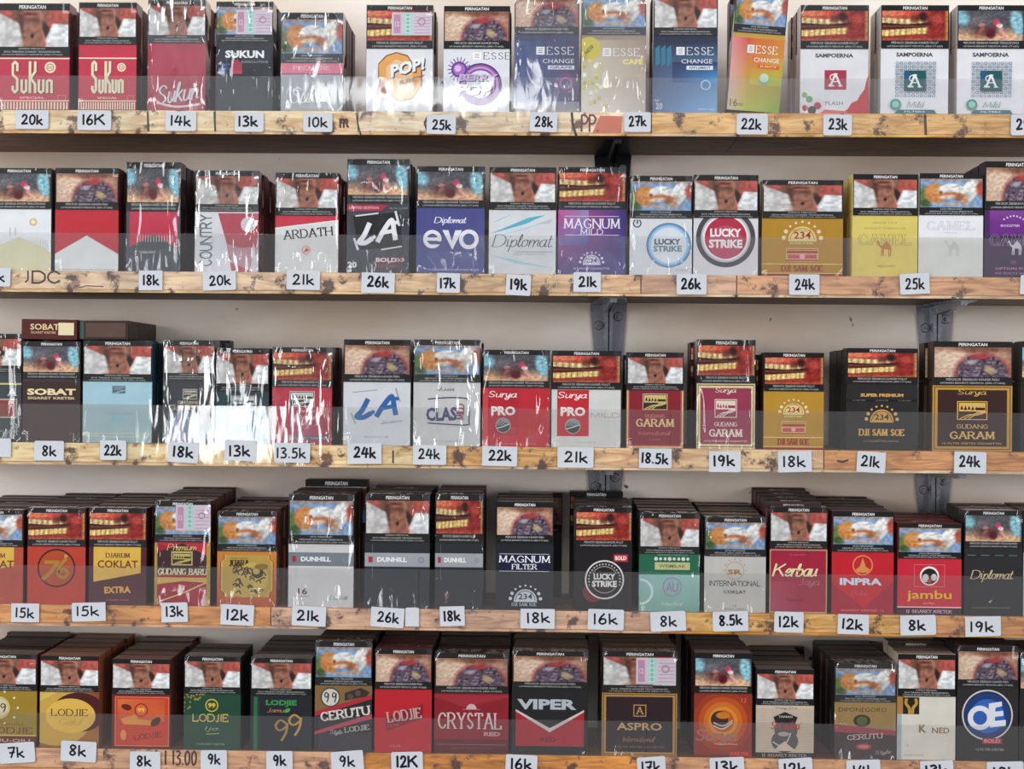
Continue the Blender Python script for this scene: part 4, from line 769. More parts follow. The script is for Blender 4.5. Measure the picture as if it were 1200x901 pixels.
pack(3, 427.5, 503.5, 579, '#22262C', '#23282E', 'A', 2, 3, 'wider charcoal pack with a pale grey band', lambda A: dun(A, '#252A32', '#A8ACB0', '#B02C40', '#F8F8F8'), .42, dx=6)
pack(3, 510, 566, 579, '#22262C', '#23282E', 'B', 2, 3, 'narrow charcoal pack with a pale grey band and red 12', lambda A: (dun(A, '#252A32', '#A8ACB0', '#B02C40', '#F8F8F8'), A.T('12', .25, .12, .1, .045, '#A83848', 'B')), .42, dx=3)
def a(A):
    A.R(0, 0, 1, .60, '#26262E'); A.R(.06, .355, .93, .36, '#C8C8D0'); A.R(.06, .515, .93, .52, '#C8C8D0'); A.R(.06, .36, .93, .515, '#20203A'); A.T('MAGNUM', .5, .47, .86, .058, '#F0F0F6', 'S', wt=.2); A.T('FILTER', .5, .40, .42, .045, '#F0F0F6', 'S', wt=.2)
    dome(A, .52, .085, .20, '#C8CCD4', '#D0D4DC', tcol='#30303A'); A.T('DJI SAM SOE', .5, .05, .42, .028, '#A8ACB8', 'S', wt=.26)
pack(3, 581, 648.5, 588, '#1C1A1E', '#24242C', 'C', 0, 4, 'black pack with white serif capitals and silver dome', a, .375, dx=5)
def a(A):
    A.R(0, 0, 1, .6, '#1E1A1E'); A.R(.68, .475, .93, .545, '#C83040'); A.T('BOLD', .805, .51, .2, .04, '#F8E8E8', 'X'); A.E(.32, .18, .18, '#782838', n=20)
    A.E(.52, .30, .345, '#E8E4E4', n=44); A.E(.52, .30, .32, '#24201F', n=44); A.RING(.52, .30, .24, .012, '#B0ACAC')
    for i in range(20):
        t = math.radians(200 - i * 11.5); A.E(.52 + .275 * math.cos(t), .30 + .275 * math.sin(t) * A.W / A.H, .017, '#C8C4C4', n=5)
    A.R(.26, .24, .78, .36, '#24201F'); A.T('LUCKY', .52, .33, .38, .06, '#F0ECEC', 'X'); A.T('STRIKE', .52, .26, .44, .06, '#F0ECEC', 'X')
pack(3, 674, 740.5, 594, '#1E1A1C', '#1E1A1E', 'B', 1, 4, 'black pack with a white ring emblem', a, .39, dx=-4)
def a(A):
    A.R(0, 0, 1, .6, '#6AA090'); A.R(0, .375, 1, .60, '#1E6C50'); A.GR(0, 0, 1, .375, '#8CB4A8', '#7CB0A4', '#A8D4CC', '#9CCCC4')
    for i in range(8): A.E(.28 + i * .075, .535, .025 if i % 3 else .032, '#E0E8DC', n=12)
    A.R(.26, .425, .84, .50, '#C8C890'); A.T('WISMILAK', .55, .463, .44, .035, '#787848', 'B'); A.T('ARTISAN TOBACCO', .55, .575, .5, .014, '#A8C8B0', 'N')
    A.RING(.55, .25, .16, .02, '#A894B8'); A.T('AU', .55, .25, .18, .09, '#A888B4', 'T', wt=.12); A.T('Menthol', .55, .08, .34, .035, '#D8DCC8', 'C'); A.RING(.02, .2, .22, .04, '#D8ECE4', a0=-90, a1=90)
pack(3, 749, 820, 601, '#24302C', '#5C9484', 'A', 2, 5, 'teal green pack with a row of pale dots', a, .415, dx=-1)
def a(A):
    A.R(0, 0, 1, .6, '#CBC9C4'); A.RING(.5, .44, .15, .012, '#C0A868'); A.T('SR', .5, .425, .24, .055, '#A88440', 'X', c=1)
    for i in range(7): t = math.radians(i * 30); A.E(.5 + .18 * math.cos(t), .44 + .12 * math.sin(t), .012, '#B89850', n=6)
    A.T('INTERNATIONAL', .5, .305, .82, .052, '#3C3C3C', 'T', wt=.13); A.T('COKLAT', .5, .215, .36, .036, '#3C3430', 'B'); A.T('12', .5, .07, .06, .02, '#605C58', 'N'); A.T('SIGARET KRETEK', .5, .035, .34, .014, '#707068', 'N')
pack(3, 825.5, 897.5, 606, '#3C3430', '#CCCAC6', 'D', 2, 5, 'pale grey pack with dark capitals in two lines', a, .41, dx=-4)
def a(A):
    A.R(0, 0, 1, .6, '#C8A070'); A.R(.02, .015, .98, .59, '#A82040'); A.GR(.02, .015, .5, .3, '#B04C64', '#A82848', '#A82040', '#B83C58'); A.T('Kerbau', .47, .405, .76, .115, '#F4E0B0', 'C', wt=.17, sh=(.01, -.006, '#5C1020')); A.T('Jaya', .70, .285, .36, .085, '#B87888', 'C', wt=.08); A.T('12 SIGARET', .5, .55, .3, .014, '#C87088', 'N')
    A.RING(.46, .14, .16, .012, '#701828', ry=.05, a0=180, a1=360); A.T('KRETEK', .46, .13, .14, .016, '#781C2C', 'N')
pack(3, 902, 969.5, 594, '#3A1C24', '#A82442', 'A', 1, 5, 'raspberry pack with cream handwritten lettering', a, .39, dx=-11, dh=3)
def a(A):
    A.R(0, 0, 1, .6, '#C42430'); A.P([(0, 0), (1, 0), (1, .32), (.52, .06), (0, .3)], '#A82038'); A.RING(.5, .475, .165, .02, '#D89050'); A.P([(.37, .43), (.45, .46), (.5, .55), (.55, .46), (.63, .43), (.5, .40)], '#D89050'); A.R(.4, .405, .6, .42, '#D89050')
    A.T('INPRA', .47, .315, .68, .068, '#D8E0F0', 'X'); A.T('Bold', .45, .205, .24, .045, '#C85060', 'C'); A.T('SIGARET KRETEK 12', .5, .035, .7, .02, '#D87878', 'B')
pack(3, 975, 1047.5, 599, '#501820', '#C42430', 'D', 0, 5, 'bright red pack with a round golden temple', a, .395, dx=-3)
def a(A):
    A.R(0, 0, 1, .60, '#C8283C'); A.R(0, .0, 1, .075, '#4A2438'); A.R(0, .078, 1, .088, '#F0D8D8'); A.BOXL(.26, .305, .74, .55, .008, '#D87870'); A.E(.5, .425, .15, '#F2EEEC', n=28); A.E(.5, .42, .125, '#2C2020', n=28); A.E(.44, .40, .05, '#D8D0CC', ry=.065); A.E(.57, .41, .045, '#D8D0CC', ry=.055); A.E(.5, .37, .035, '#C82838'); A.E(.5, .46, .08, '#2C2020', ry=.03)
    A.T('jambu', .5, .205, .70, .125, '#F0B030', 'B', sh=(.008, -.005, '#70101C')); A.T('EXTRA', .5, .125, .18, .02, '#E89088', 'B'); A.T('12 SIGARET KRETEK', .5, .037, .70, .032, '#D8C0CC', 'S', wt=.2)
pack(3, 1052, 1127, 613, '#5A1A20', '#C8283C', 'D', 0, 3, 'scarlet pack with a white disc and yellow lowercase word', a, .385, top='#7a2a24', dx=-1)
def a(A):
    A.R(0, 0, 1, .63, '#26262A'); A.R(0, .565, 1, .58, '#1A1C1C')
    for i in range(4): A.R(.05 + i * .24, .57, .2 + i * .24, .576, '#4C9C6C')
    A.T('Diplomat', .49, .375, .72, .115, '#D8C498', 'C', wt=.08); A.P([(.42, .13), (.5, .155), (.46, .12)], '#C8B488'); A.T('A HANDMADE PREMIUM BLEND', .47, .075, .66, .016, '#908468', 'N')
pack(3, 1130, 1198, 598, '#1E1E20', '#26262A', 'E', 1, 2, 'black pack with thin gold script', a, .36, dx=-3)
def a(A): A.R(0, 0, 1, .6, '#B0AEA6')
pack(3, 1199.5, 1262, 598, '#3C3834', '#9C9A94', 'E', 0, 2, 'pale pack cut off by the right edge, fourth shelf', a, .40, dx=0)
# ================================================================ ROW 5
def a(A):
    A.R(0, 0, 1, .6, '#A08428'); A.R(0, 0, 1, .11, '#6A2428'); A.R(0, .12, 1, .128, '#E0C878'); A.E(.42, .42, .17, '#D8C078'); A.E(.42, .42, .135, '#D8D0B0'); A.T('99', .42, .42, .2, .09, '#5C3C1C', 'S', wt=.18, c=.6)
    for i in range(10): t = i * .63; A.E(.42 + .29 * math.cos(t), .42 + .18 * math.sin(t), .018, '#F0E8C0', n=8)
    A.T('Cerutu', .6, .25, .4, .04, '#7A4C20', 'C'); A.T('LODJIE', .6, .175, .66, .06, '#6C2C24', 'S', wt=.22); A.T('QIU-QIU', .6, .065, .6, .04, '#D8B090', 'B')
pack(4, -34, 43, 766, '#44241E', '#A0842C', 'A', 1, 5, 'olive gold pack with a dotted medallion, bottom left corner', a, .395, dx=12, top='#3a2420')
def a(A):
    A.R(0, 0, 1, .60, '#8C5A28'); A.GR(0, 0, 1, .6, '#8C6420', '#A87030', '#8C4028', '#C89C44'); A.E(.28, .33, .60, '#C8A048', ry=.48); A.E(.66, .385, .45, '#4C1C20', ry=.33); A.E(.52, .345, .42, '#DDB450', ry=.29); A.P([(.3, .6), (0, .6), (0, .5)], '#D8B458')
    A.T('LODJIE', .5, .38, .60, .072, '#4A2420', 'S', wt=.18); A.T('Gold', .52, .28, .38, .07, '#A07C38', 'C', wt=.06)
pack(4, 46.5, 116, 768, '#6A3E28', '#B88A38', 'A', 0, 6, 'golden pack with a maroon crescent swirl', a, .395, dx=12, top='#8a6048')
def a(A):
    A.R(0, 0, 1, .6, '#6A2820'); A.R(.05, .025, .98, .58, '#D8785C'); A.R(.065, .035, .965, .57, '#C4442C'); A.GR(.1, .3, .9, .55, '#C84830', '#D86838', '#C85030', '#D87040'); A.E(.5, .43, .115, '#8C2420'); A.E(.5, .43, .095, '#D86838'); A.T('99', .5, .43, .12, .05, '#F0C060', 'B'); A.E(.25, .46, .09, '#5C281C', ry=.05, rot=-15)
    A.P([(.15, .33), (.4, .38), (.45, .33), (.8, .3), (.7, .26), (.2, .27)], '#D89040'); A.E(.75, .3, .1, '#4C2820', ry=.06, rot=40); A.T('LODJIE', .62, .14, .46, .055, '#7A2418', 'S', wt=.22, rot=8); A.E(.2, .15, .05, '#D89050', ry=.09)
pack(4, 131, 199.5, 772, '#4A261E', '#B84830', 'A', 0, 6, 'fiery orange pack with a framed scene', a, .395, dx=8, top='#7a5646')
def a(A):
    A.R(0, 0, 1, .6, '#1E4A38')
    random.seed(5)
    for i in range(26):
        u = random.random() * .36; v = .6 - random.random() * (.36 - u) * .6; A.E(u, v, .018, '#A08C38', n=6)
    A.E(.49, .475, .115, '#D8B840'); A.E(.49, .475, .095, '#2C4C34'); A.T('99', .49, .475, .13, .05, '#E8C848', 'X'); A.T('LODJIE', .47, .34, .62, .078, '#D8C050', 'T', wt=.15); A.T('Ijo', .5, .22, .22, .06, '#E0E8DC', 'C', wt=.08); A.line([(.4, .165), (.62, .175)], .0006, '#C0B070'); A.T('12 SIGARET KRETEK', .48, .06, .5, .018, '#A8B8A0', 'N')
pack(4, 215.5, 282, 769, '#1C2420', '#1E4A38', 'A', 1, 2, 'dark green pack with yellow capitals', a, .40, dx=1, top='#5a4a44')
def a(A):
    A.R(0, 0, 1, .6, '#20242C'); A.R(.05, 0, .11, .58, '#2C6C48'); A.R(.12, 0, .14, .58, '#1C4430'); A.T('LODJIE', .50, .51, .5, .075, '#38944C', 'X'); A.T('Jamu', .42, .435, .28, .045, '#D89848', 'C', wt=.12); A.E(.6, .435, .05, '#50A850', ry=.03, rot=30)
    A.T('9', .50, .22, .19, .22, '#B08848', 'S', wt=.13, rot=-4, c=.6); A.T('9', .72, .28, .19, .22, '#C89850', 'S', wt=.13, rot=-4, c=.6)
pack(4, 293.5, 365.5, 771, '#1C1C20', '#20242C', 'A', 1, 5, 'black pack with green capitals and large gold digits', a, .40, dx=11, top='#5a4a44')
def a(A):
    A.R(0, 0, 1, .6, '#8A6A40'); A.R(0, 0, 1, .25, '#3A3640'); A.P([(0, .33), (1, .50), (1, .17), (0, .17)], '#26242A'); A.P([(0, .36), (1, .52), (1, .48), (0, .315)], '#B82838'); A.P([(0, .18), (1, .345), (1, .30), (0, .15)], '#C04858')
    A.E(.27, .49, .17, '#3C3028'); A.E(.27, .49, .15, '#D8D4CC'); A.T('99', .27, .49, .2, .085, '#2C2828', 'S', wt=.15, c=.6); A.P([(.52, .46), (.52, .53), (.8, .58), (.96, .54), (.9, .50)], '#3A2C28'); A.E(.62, .50, .05, '#5C4C44'); A.E(.75, .53, .05, '#5C4C44')
    A.T('CERUTU', .53, .345, .84, .075, '#E8E0D8', 'S', wt=.26, rot=9); A.T('Style', .38, .17, .22, .05, '#B0A8A8', 'C'); A.T('LODJIE', .74, .21, .42, .045, '#C0B8B0', 'S', rot=8)
pack(4, 369, 436, 751, '#24201E', '#5C4834', 'D', 2, 5, 'brown and black pack with a red slanted ribbon', a, .40, dx=8)
def a(A):
    A.R(0, 0, 1, .6, '#C02430'); A.P([(.2, .33), (.85, .47), (.85, .33), (.2, .20)], '#8C1C28'); A.T('LODJIE', .52, .36, .58, .10, '#C8A8A4', 'S', wt=.17, rot=9); A.T('FILTER', .34, .26, .2, .022, '#A07070', 'N', rot=8); A.T('12 FILTER', .36, .06, .2, .02, '#D88888', 'N')
pack(4, 439, 506, 760, '#3C181C', '#BC2430', 'C', 1, 4, 'plain red pack with faded slanted serif letters', a, .39, dx=8, top='#7a3a38')
def a(A):
    A.R(0, 0, 1, .60, '#941828'); A.GR(0, 0, 1, .14, '#5C1C28', '#581824', '#6C1824', '#6C1824'); A.P([(.0, .56), (.4, .46), (1, .56), (1, .585), (0, .585)], '#A82838'); A.E(.5, .44, .07, '#D8B8B8', a0=0, a1=180); A.R(.38, .435, .62, .44, '#C89090')
    A.T('CRYSTAL', .48, .325, .84, .155, '#D8C8C8', 'S', wt=.13); A.T('RED', .78, .195, .22, .04, '#C8A0A4', 'X'); A.R(.04, .085, .97, .09, '#B07078'); A.T('SIGARET KRETEK FILTER', .5, .05, .56, .018, '#8C4850', 'N')
pack(4, 509, 596, 765, '#241418', '#941828', 'C', 2, 4, 'wide dark red pack with tall narrow serif capitals', a, .40, dx=3, top='#4a3032')
def a(A):
    A.R(0, 0, 1, .63, '#1A1C20'); A.P([(.05, .08), (.95, .08), (.95, .42), (.52, .22), (.05, .42)], '#B02034'); A.P([(.05, .435), (.5, .255), (.95, .435), (.95, .415), (.5, .215), (.05, .415)], '#D8D0CC'); A.T('VIPER', .46, .485, .78, .10, '#BCC4CC', 'X'); A.T('RED', .48, .145, .20, .04, '#5C1820', 'B')
pack(4, 600, 689, 763, '#141418', '#1A1C20', 'C', 2, 4, 'black pack with a red chevron and silver capitals', a, .36, dx=5)
def a(A):
    frame_gold(A, .60, '#B88C4C', '#2A1820', .015, .04); A.BOXL(.42, .375, .59, .49, .012, '#C89858'); A.T('A', .505, .432, .08, .065, '#C89858', 'S', wt=.2); A.T('ASPRO', .5, .28, .60, .072, '#D0A878', 'B'); A.T('International', .5, .16, .42, .05, '#8C6C4C', 'C'); A.T('16 FILTER KRETEK CIGARETTES', .5, .085, .68, .02, '#8C6C5C', 'N')
    stamp(A, .45, .69, .98, .94)
pack(4, 705.5, 793.5, 763, '#2A1E1A', '#2A1820', 'A', 2, 5, 'gold framed dark pack with a small boxed letter', a, .395, dx=-3, st=True)
def a(A):
    A.R(0, 0, 1, .6, '#8C3428')
    for r, c in ((.52, '#9C3C24'), (.42, '#B85024'), (.33, '#C86C28'), (.25, '#D88830')): A.E(.5, .345, r, c, n=36)
    A.R(0, 0, 1, .02, '#6C2420'); A.E(.5, .345, .19, '#B85828'); A.E(.44, .36, .15, '#402C28'); A.E(.5, .40, .12, '#C8782C', ry=.06); A.line(smooth([(.34, .33), (.5, .30), (.66, .35)], 5), .0012, '#B8B0A8'); A.line(smooth([(.34, .30), (.5, .27), (.66, .33)], 5), .001, '#C8C0B8')
    A.T('Surya', .40, .19, .72, .15, '#9C7068', 'C', wt=.14, rot=0); A.T('NUSANTARA', .56, .125, .4, .014, '#E0C8B8', 'N'); A.T('12', .86, .55, .09, .04, '#E05848', 'B'); A.R(.6, .0, 1, .06, '#9C2C28'); A.T('KRETEK', .8, .035, .32, .03, '#D85848', 'B')
pack(4, 813.5, 881.5, 765, '#2C1C1C', '#8C3428', 'E', 0, 5, 'sunset orange pack with a glowing sphere', a, .385, dx=-6)
def a(A):
    A.R(0, 0, 1, .60, '#CDBBA8'); A.R(0, 0, 1, .06, '#2C2828'); A.T('12 SIGARET KRETEK', .5, .03, .76, .03, '#C0B8B0', 'S', wt=.18)
    for i in range(26): A.R(0, .075 + i * .019, 1, .079 + i * .019, '#A89484')
    A.T('King Size', .53, .56, .36, .035, '#504840', 'C', wt=.1); A.E(.50, .19, .23, '#5C5654', ry=.20); A.E(.52, .32, .2, '#5C5654', ry=.20); A.P([(.3, .46), (.5, .52), (.72, .46), (.68, .40), (.34, .40)], '#2C2828'); A.T('TAMAN', .51, .465, .24, .025, '#C8BCB0', 'B')
    A.T('Sriwedari', .52, .37, .5, .09, '#B83038', 'C', wt=.12); A.E(.48, .27, .1, '#A8A09C', ry=.04); A.P([(.3, .08), (.42, .15), (.5, .19), (.58, .14), (.7, .08)], '#CDBBA8'); A.line(smooth([(.3, .18), (.45, .13), (.55, .2), (.6, .28)], 4), .001, '#C8C0B8')
pack(4, 886, 954, 784, '#2C2420', '#CDBBA8', 'A', 0, 5, 'beige striped pack with a grey sculptural emblem', a, .405, dx=-2, top='#6a5a50')
def a(A):
    A.R(0, 0, 1, .6, '#A88850'); A.R(0, 0, 1, .3, '#3C2028'); A.P([(0, .36), (1, .30), (1, .25), (0, .28)], '#A83848'); A.T('DIPONEGORO', .46, .515, .78, .045, '#40341C', 'N'); A.E(.45, .40, .14, '#3C2C1C', ry=.1); A.E(.45, .40, .09, '#606834', ry=.07)
    A.T('CERUTU', .5, .235, .56, .05, '#D8C0B8', 'S', wt=.26, rot=4); A.E(.48, .13, .13, '#B03838', ry=.055); A.E(.48, .13, .09, '#D08878', ry=.03); A.T('Style', .8, .07, .26, .05, '#B8A8A8', 'C', rot=4)
pack(4, 978, 1050, 777, '#2A2220', '#7C5C3C', 'D', 3, 5, 'tan and maroon pack under crinkled shiny film', a, .405, dx=-12, top='#5a4c44')
def a(A):
    A.R(0, 0, 1, .6, '#D8D2C6'); A.R(0, .0, .08, .43, '#A8B0B4'); A.R(0, .43, .12, .6, '#B07C40'); A.R(.10, .43, .38, .59, '#26221F')
    for s_ in (-1, 1): A.line(smooth([(.24 + s_ * .025, .44), (.24 + s_ * .035, .49), (.24 + s_ * .09, .53), (.24 + s_ * .08, .57)], 3), .0024, '#B8903C')
    A.T('K', .44, .295, .13, .075, '#8C7448', 'X'); A.T('NED', .75, .28, .30, .055, '#8C7448', 'B'); A.T('12', .18, .135, .05, .022, '#8C8474', 'N'); A.T('SIGARET KRETEK', .3, .045, .34, .016, '#A49C8C', 'N')
pack(4, 1051.5, 1120, 766, '#8C8070', '#D4CEC4', 'A', 0, 2, 'cream pack with a black corner patch showing gold hands', a, .40, dx=-1)
def a(A):
    A.R(0, 0, 1, .65, '#2A282A'); A.E(.5, .40, .415, '#D8D4D4', n=44); A.E(.5, .40, .39, '#1C2430', n=44); A.E(.5, .40, .37, '#1C3C78', n=44); A.E(.5, .39, .28, '#2C68C0', n=30); A.E(.42, .35, .15, '#3C88E0')
    A.E(.38, .375, .20, '#E8E8EC', n=32); A.E(.38, .375, .115, '#2C60B4', n=32); A.P([(.54, .29), (.80, .31), (.80, .36), (.62, .35), (.625, .385), (.76, .395), (.755, .44), (.625, .43), (.63, .465), (.74, .48), (.73, .52), (.52, .50)], '#E8E8EC')
    A.R(.42, .15, .74, .20, '#B03C44'); A.T('BOLD', .58, .175, .26, .03, '#E8A0A0', 'B'); A.T('12 FILTER KRETEK', .55, .10, .46, .022, '#B0A8A8', 'N')
pack(4, 1121.5, 1193.5, 757, '#1C1A1C', '#2A282A', 'C', 1, 3, 'black pack with a big round blue emblem', a, .355, dx=-6)
def a(A): A.R(0, 0, 1, .6, '#222024')
pack(4, 1194.8, 1262, 765, '#1C1A1C', '#222024', 'E', 2, 2, 'dark pack cut off by the right edge, bottom shelf', a, .40, dx=0)
# ================================================================ setting
m = Mesh(); m.box(-1.3, .088, -.75, 1.3, .188, .75, '#E0DBD6'); wall = m.build('wall_back', wall_mat()); tag(wall, None, None, kind='structure')
TOPS = [131.5, 321, 523.5, 714.5, 883.5]; BOTS = [158.5, 346, 549.5, 740, 911]; STRIP = [90.5, 276, 478.5, 668.5, 843]
ZT = [unp(600, t).z for t in TOPS]; ZB = [unp(600, b, -.0022).z for b in BOTS]; ZS = [unp(600, b, -.003).z for b in STRIP]
ROWN = ['top', 'second', 'middle', 'fourth', 'bottom']
FM = [(WOOD_PALE, WOOD_PALE, WOOD_PALE, WOOD_PALE, WOOD_TAN, WOOD_TAN), (WOOD_TAN, WOOD_TAN, WOOD_ORANGE, WOOD_ORANGE), (WOOD_PALE, WOOD_TAN, WOOD_TAN, WOOD_ORANGE), (WOOD_ORANGE, WOOD_ORANGE, WOOD_TAN, WOOD_ORANGE), (WOOD_ORANGE,) * 3]
JO = [(174, 253, 420, 763, 865), (345, 751, 863), (505, 695, 965), (318, 775, 1095), (395, 755)]
SJ = [(763,), (751,), (785,), (491, 750), (372, 757)]
XL, XR = -.50, .52
def xat(px, r): return unp(px, TOPS[r], 0).x
def strokes_on(text, px, py, wpx, hpx, y, col, wt=.12, r_=0):
    """hand lettering as a thin sheet at depth y"""
    c = unp(px, py, y); A = Art(9, 9, 0, 0); A.T(text, 0, 0, 1, 1, col, 'H', wt=wt, rot=r_); return A, c
for r in range(5):
    e_ = bpy.data.objects.new('wooden_shelf', None); COL.objects.link(e_); e_.location = (0, 0, ZB[r])
    tag(e_, ['topmost worn wooden shelf holding the first row of packs', 'second wooden shelf from the top with brown lettering at its left', 'middle wooden shelf carrying the third row of packs', 'fourth wooden shelf from the top, crowded with stacked packs', 'lowest wooden shelf along the bottom edge of the photo'][r], 'shelf', 'wooden shelves on the wall')
    h = ZT[r] - ZB[r]
    b = Mesh(); jx = xat(865, r) if r == 0 else None
    parts = [(XL, XR)] if r > 1 else ([(XL, xat(865, 0)), (xat(865, 0) + .0006, XR)] if r == 0 else [(XL, xat(863, 1)), (xat(863, 1) + .0006, XR)])
    for k, (x0, x1) in enumerate(parts):
        b = Mesh(); dz = -.0012 * k; b.box(x0, -.0002, dz * 0, x1, .0878, h, '#704C38'); b.build('board', BOARD, e_)
    xs = [XL] + [xat(p, r) for p in JO[r]] + [XR]
    for k in range(len(xs) - 1):
        f = Mesh(); f.box(xs[k] + .0004, -.0022, .0024, xs[k + 1] - .0004, -.0002, h - .0002, '#C8A070', .0004); f.build('fascia', FM[r][min(k, len(FM[r]) - 1)], e_)
        f = Mesh(); f.box(xs[k] + .0001, -.0020, 0, xs[k + 1] - .0001, -.0002, .0022, '#C8A070'); f.build('lower_lip', WOOD_TAN if r < 3 else WOOD_ORANGE, e_)
    # marker lines and writing on the wood
    A = Art(1, 1, -.0022, .00001); z0 = ZB[r]
    def mk(px, py, pts, wd, c='#3A241C'):
        A.line([(unp(px + a_, py + b_, 0).x, unp(px + a_, py + b_, 0).z - z0) for a_, b_ in pts], wd, c, mm=True)
    def mt(t, px, py, wpx, hpx, c='#4A2A22'):
        p = unp(px, py, 0); A.lay(); st = strokes(t, 'H'); P_ = np.array([q for s_ in st for q in s_]); mn, mx = P_.min(0), P_.max(0); k_ = np.maximum(mx - mn, 1e-6)
        for s_ in st: A.line([(p.x + ((q[0] - mn[0]) / k_[0] - .5) * wpx * S, p.z - z0 + ((q[1] - mn[1]) / k_[1] - .5) * hpx * S) for q in s_], .0016, c, mm=True, nolay=True)
    if r == 0:
        for px in (174, 252): mk(px, 143, [(0, -11), (1, 11)], .0016)
        mk(420, 145, [(-2, -12), (0, 2), (3, 13)], .0013); mk(672, 146, [(-2, -13), (-1, 0), (3, 13)], .0020); mk(500, 145, [(2, -8), (-2, 0), (1, 8)], .0022); mk(1083, 147, [(0, -11), (1, 11)], .0022)
        A.poly2([(unp(x, y).x, unp(x, y).z - z0) for x, y in ((703, 136), (729, 137), (728, 156), (694, 157))], '#D87858'); mt('PP.', 691, 145, 19, 19, '#7A2C24'); mt('m', 404, 145, 10, 10)
    if r == 1: mt('DC', 55, 325, 32, 14); mk(34, 324, [(0, -6), (0, 4), (-3, 7)], .0014); mk(98, 336, [(-8, 0), (-2, 1), (4, -1), (24, 0)], .0008)
    if r == 2: mk(461, 535, [(0, -7), (0, 7)], .0014); mk(987, 540, [(-6, 0), (0, 1), (6, -1)], .0016)
    if r == 4: mt('0 1 13.00', 206, 887, 50, 16); mk(98, 899, [(0, 0), (2, 3)], .0016)
    if A.v: A.build('marker_writing', INK, e_)
    # clear plastic guard in front
    ss = [XL] + [xat(p, r) for p in SJ[r]] + [XR]
    for k in range(len(ss) - 1):
        g = Mesh(); dy = -.0022 - .0014 * 0
        g.box(ss[k] + .0002, -.0034, ZB[r] + .001, ss[k + 1] - .0002, -.0023, ZS[r], '#E0E4E8'); ob = g.build('plastic_guard', ACRYL)
        pos = 'only' if len(ss) == 2 else (['left', 'right'] if len(ss) == 3 else ['left', 'middle', 'right'])[k]
        tag(ob, f'clear plastic guard strip, {pos} piece on the {ROWN[r]} shelf', 'plastic strip', 'clear plastic guards along the shelf fronts')
# ---------------------------------------------------------------- brackets
def bracket(px, r, label, mat=STEEL, full=True):
    x = unp(px, BOTS[r] + 20, .088).x; z = ZB[r] - .0002
    e_ = bpy.data.objects.new('shelf_bracket', None); COL.objects.link(e_); e_.location = (x, .088, z); tag(e_, label, 'bracket', 'steel brackets holding the shelves')
    L = .052; yb = -.0002
    prof = [(-1, 0), (-1, -.0018), (-.30, -.0018), (-.24, -.009), (-.04, -.009), (0, -.006), (.04, -.009), (.24, -.009), (.30, -.0018), (1, -.0018), (1, 0)]
    def strip(pf, along, col):
        M = Mesh(); n = len(pf); vs = []
        for (w_, place) in along: vs += [place(p[0] * w_, p[1]) for p in pf]
        fs = [(i * n + j, i * n + j + 1, (i + 1) * n + j + 1, (i + 1) * n + j) for i in range(len(along) - 1) for j in range(n - 1)]
        fs += [tuple(range(n)), tuple(reversed([(len(along) - 1) * n + j for j in range(n)]))]
        M.add(vs, fs, col); return M
    va = [(.0165 - .0045 * t, (lambda t: (lambda a_, b_: (a_, b_ + yb, -L * t)))(t)) for t in (0.0, .15, .4, .7, 1.0)]
    strip(prof, va, '#8C8E94').build('wall_arm', mat, e_)
    ha = [(.0165 - .006 * t, (lambda t: (lambda a_, b_: (a_, -.0012 - .080 * t, b_ * (1 - .5 * t)))))(t) if False else (.0165 - .006 * t, (lambda t: (lambda a_, b_: (a_, -.002 - .080 * t, b_ * (1 - .5 * t) )))(t)) for t in (0, .3, .6, 1)]
    strip(prof, ha, '#8C8E94').build('shelf_arm', mat, e_)
    for sx, sz in ((-.0086, -.020), (.0086, -.012)):
        bm = bmesh.new(); bmesh.ops.create_cone(bm, cap_ends=True, segments=20, radius1=.0042, radius2=.0032, depth=.0016, matrix=Matrix.Translation((sx, -.0028, sz)) @ Matrix.Rotation(math.pi / 2, 4, 'X'))
        bmesh.ops.create_cone(bm, cap_ends=True, segments=12, radius1=.0022, radius2=.0014, depth=.0016, matrix=Matrix.Translation((sx, -.0042, sz)) @ Matrix.Rotation(math.pi / 2, 4, 'X'))
        me = bpy.data.meshes.new('screw'); bm.to_mesh(me); bm.free(); me.materials.append(STEEL); link('screw', me, e_)
        M = Mesh(); M.box(sx - .0012, -.0053, sz - .0003, sx + .0012, -.0050, sz + .0003, '#18181a'); M.build('screw_slot', DARKSTEEL, e_)
bracket(718, 0, 'dark steel bracket under the top shelf above the purple pack', DARKSTEEL)
bracket(713, 1, 'grey steel bracket with two screws under the second shelf, centre')
bracket(1095, 1, 'grey steel bracket with two screws under the second shelf, right side')
bracket(709, 2, 'grey steel bracket half hidden under the middle shelf, centre')
bracket(1093, 2, 'grey steel bracket with two screws under the middle shelf, right side')

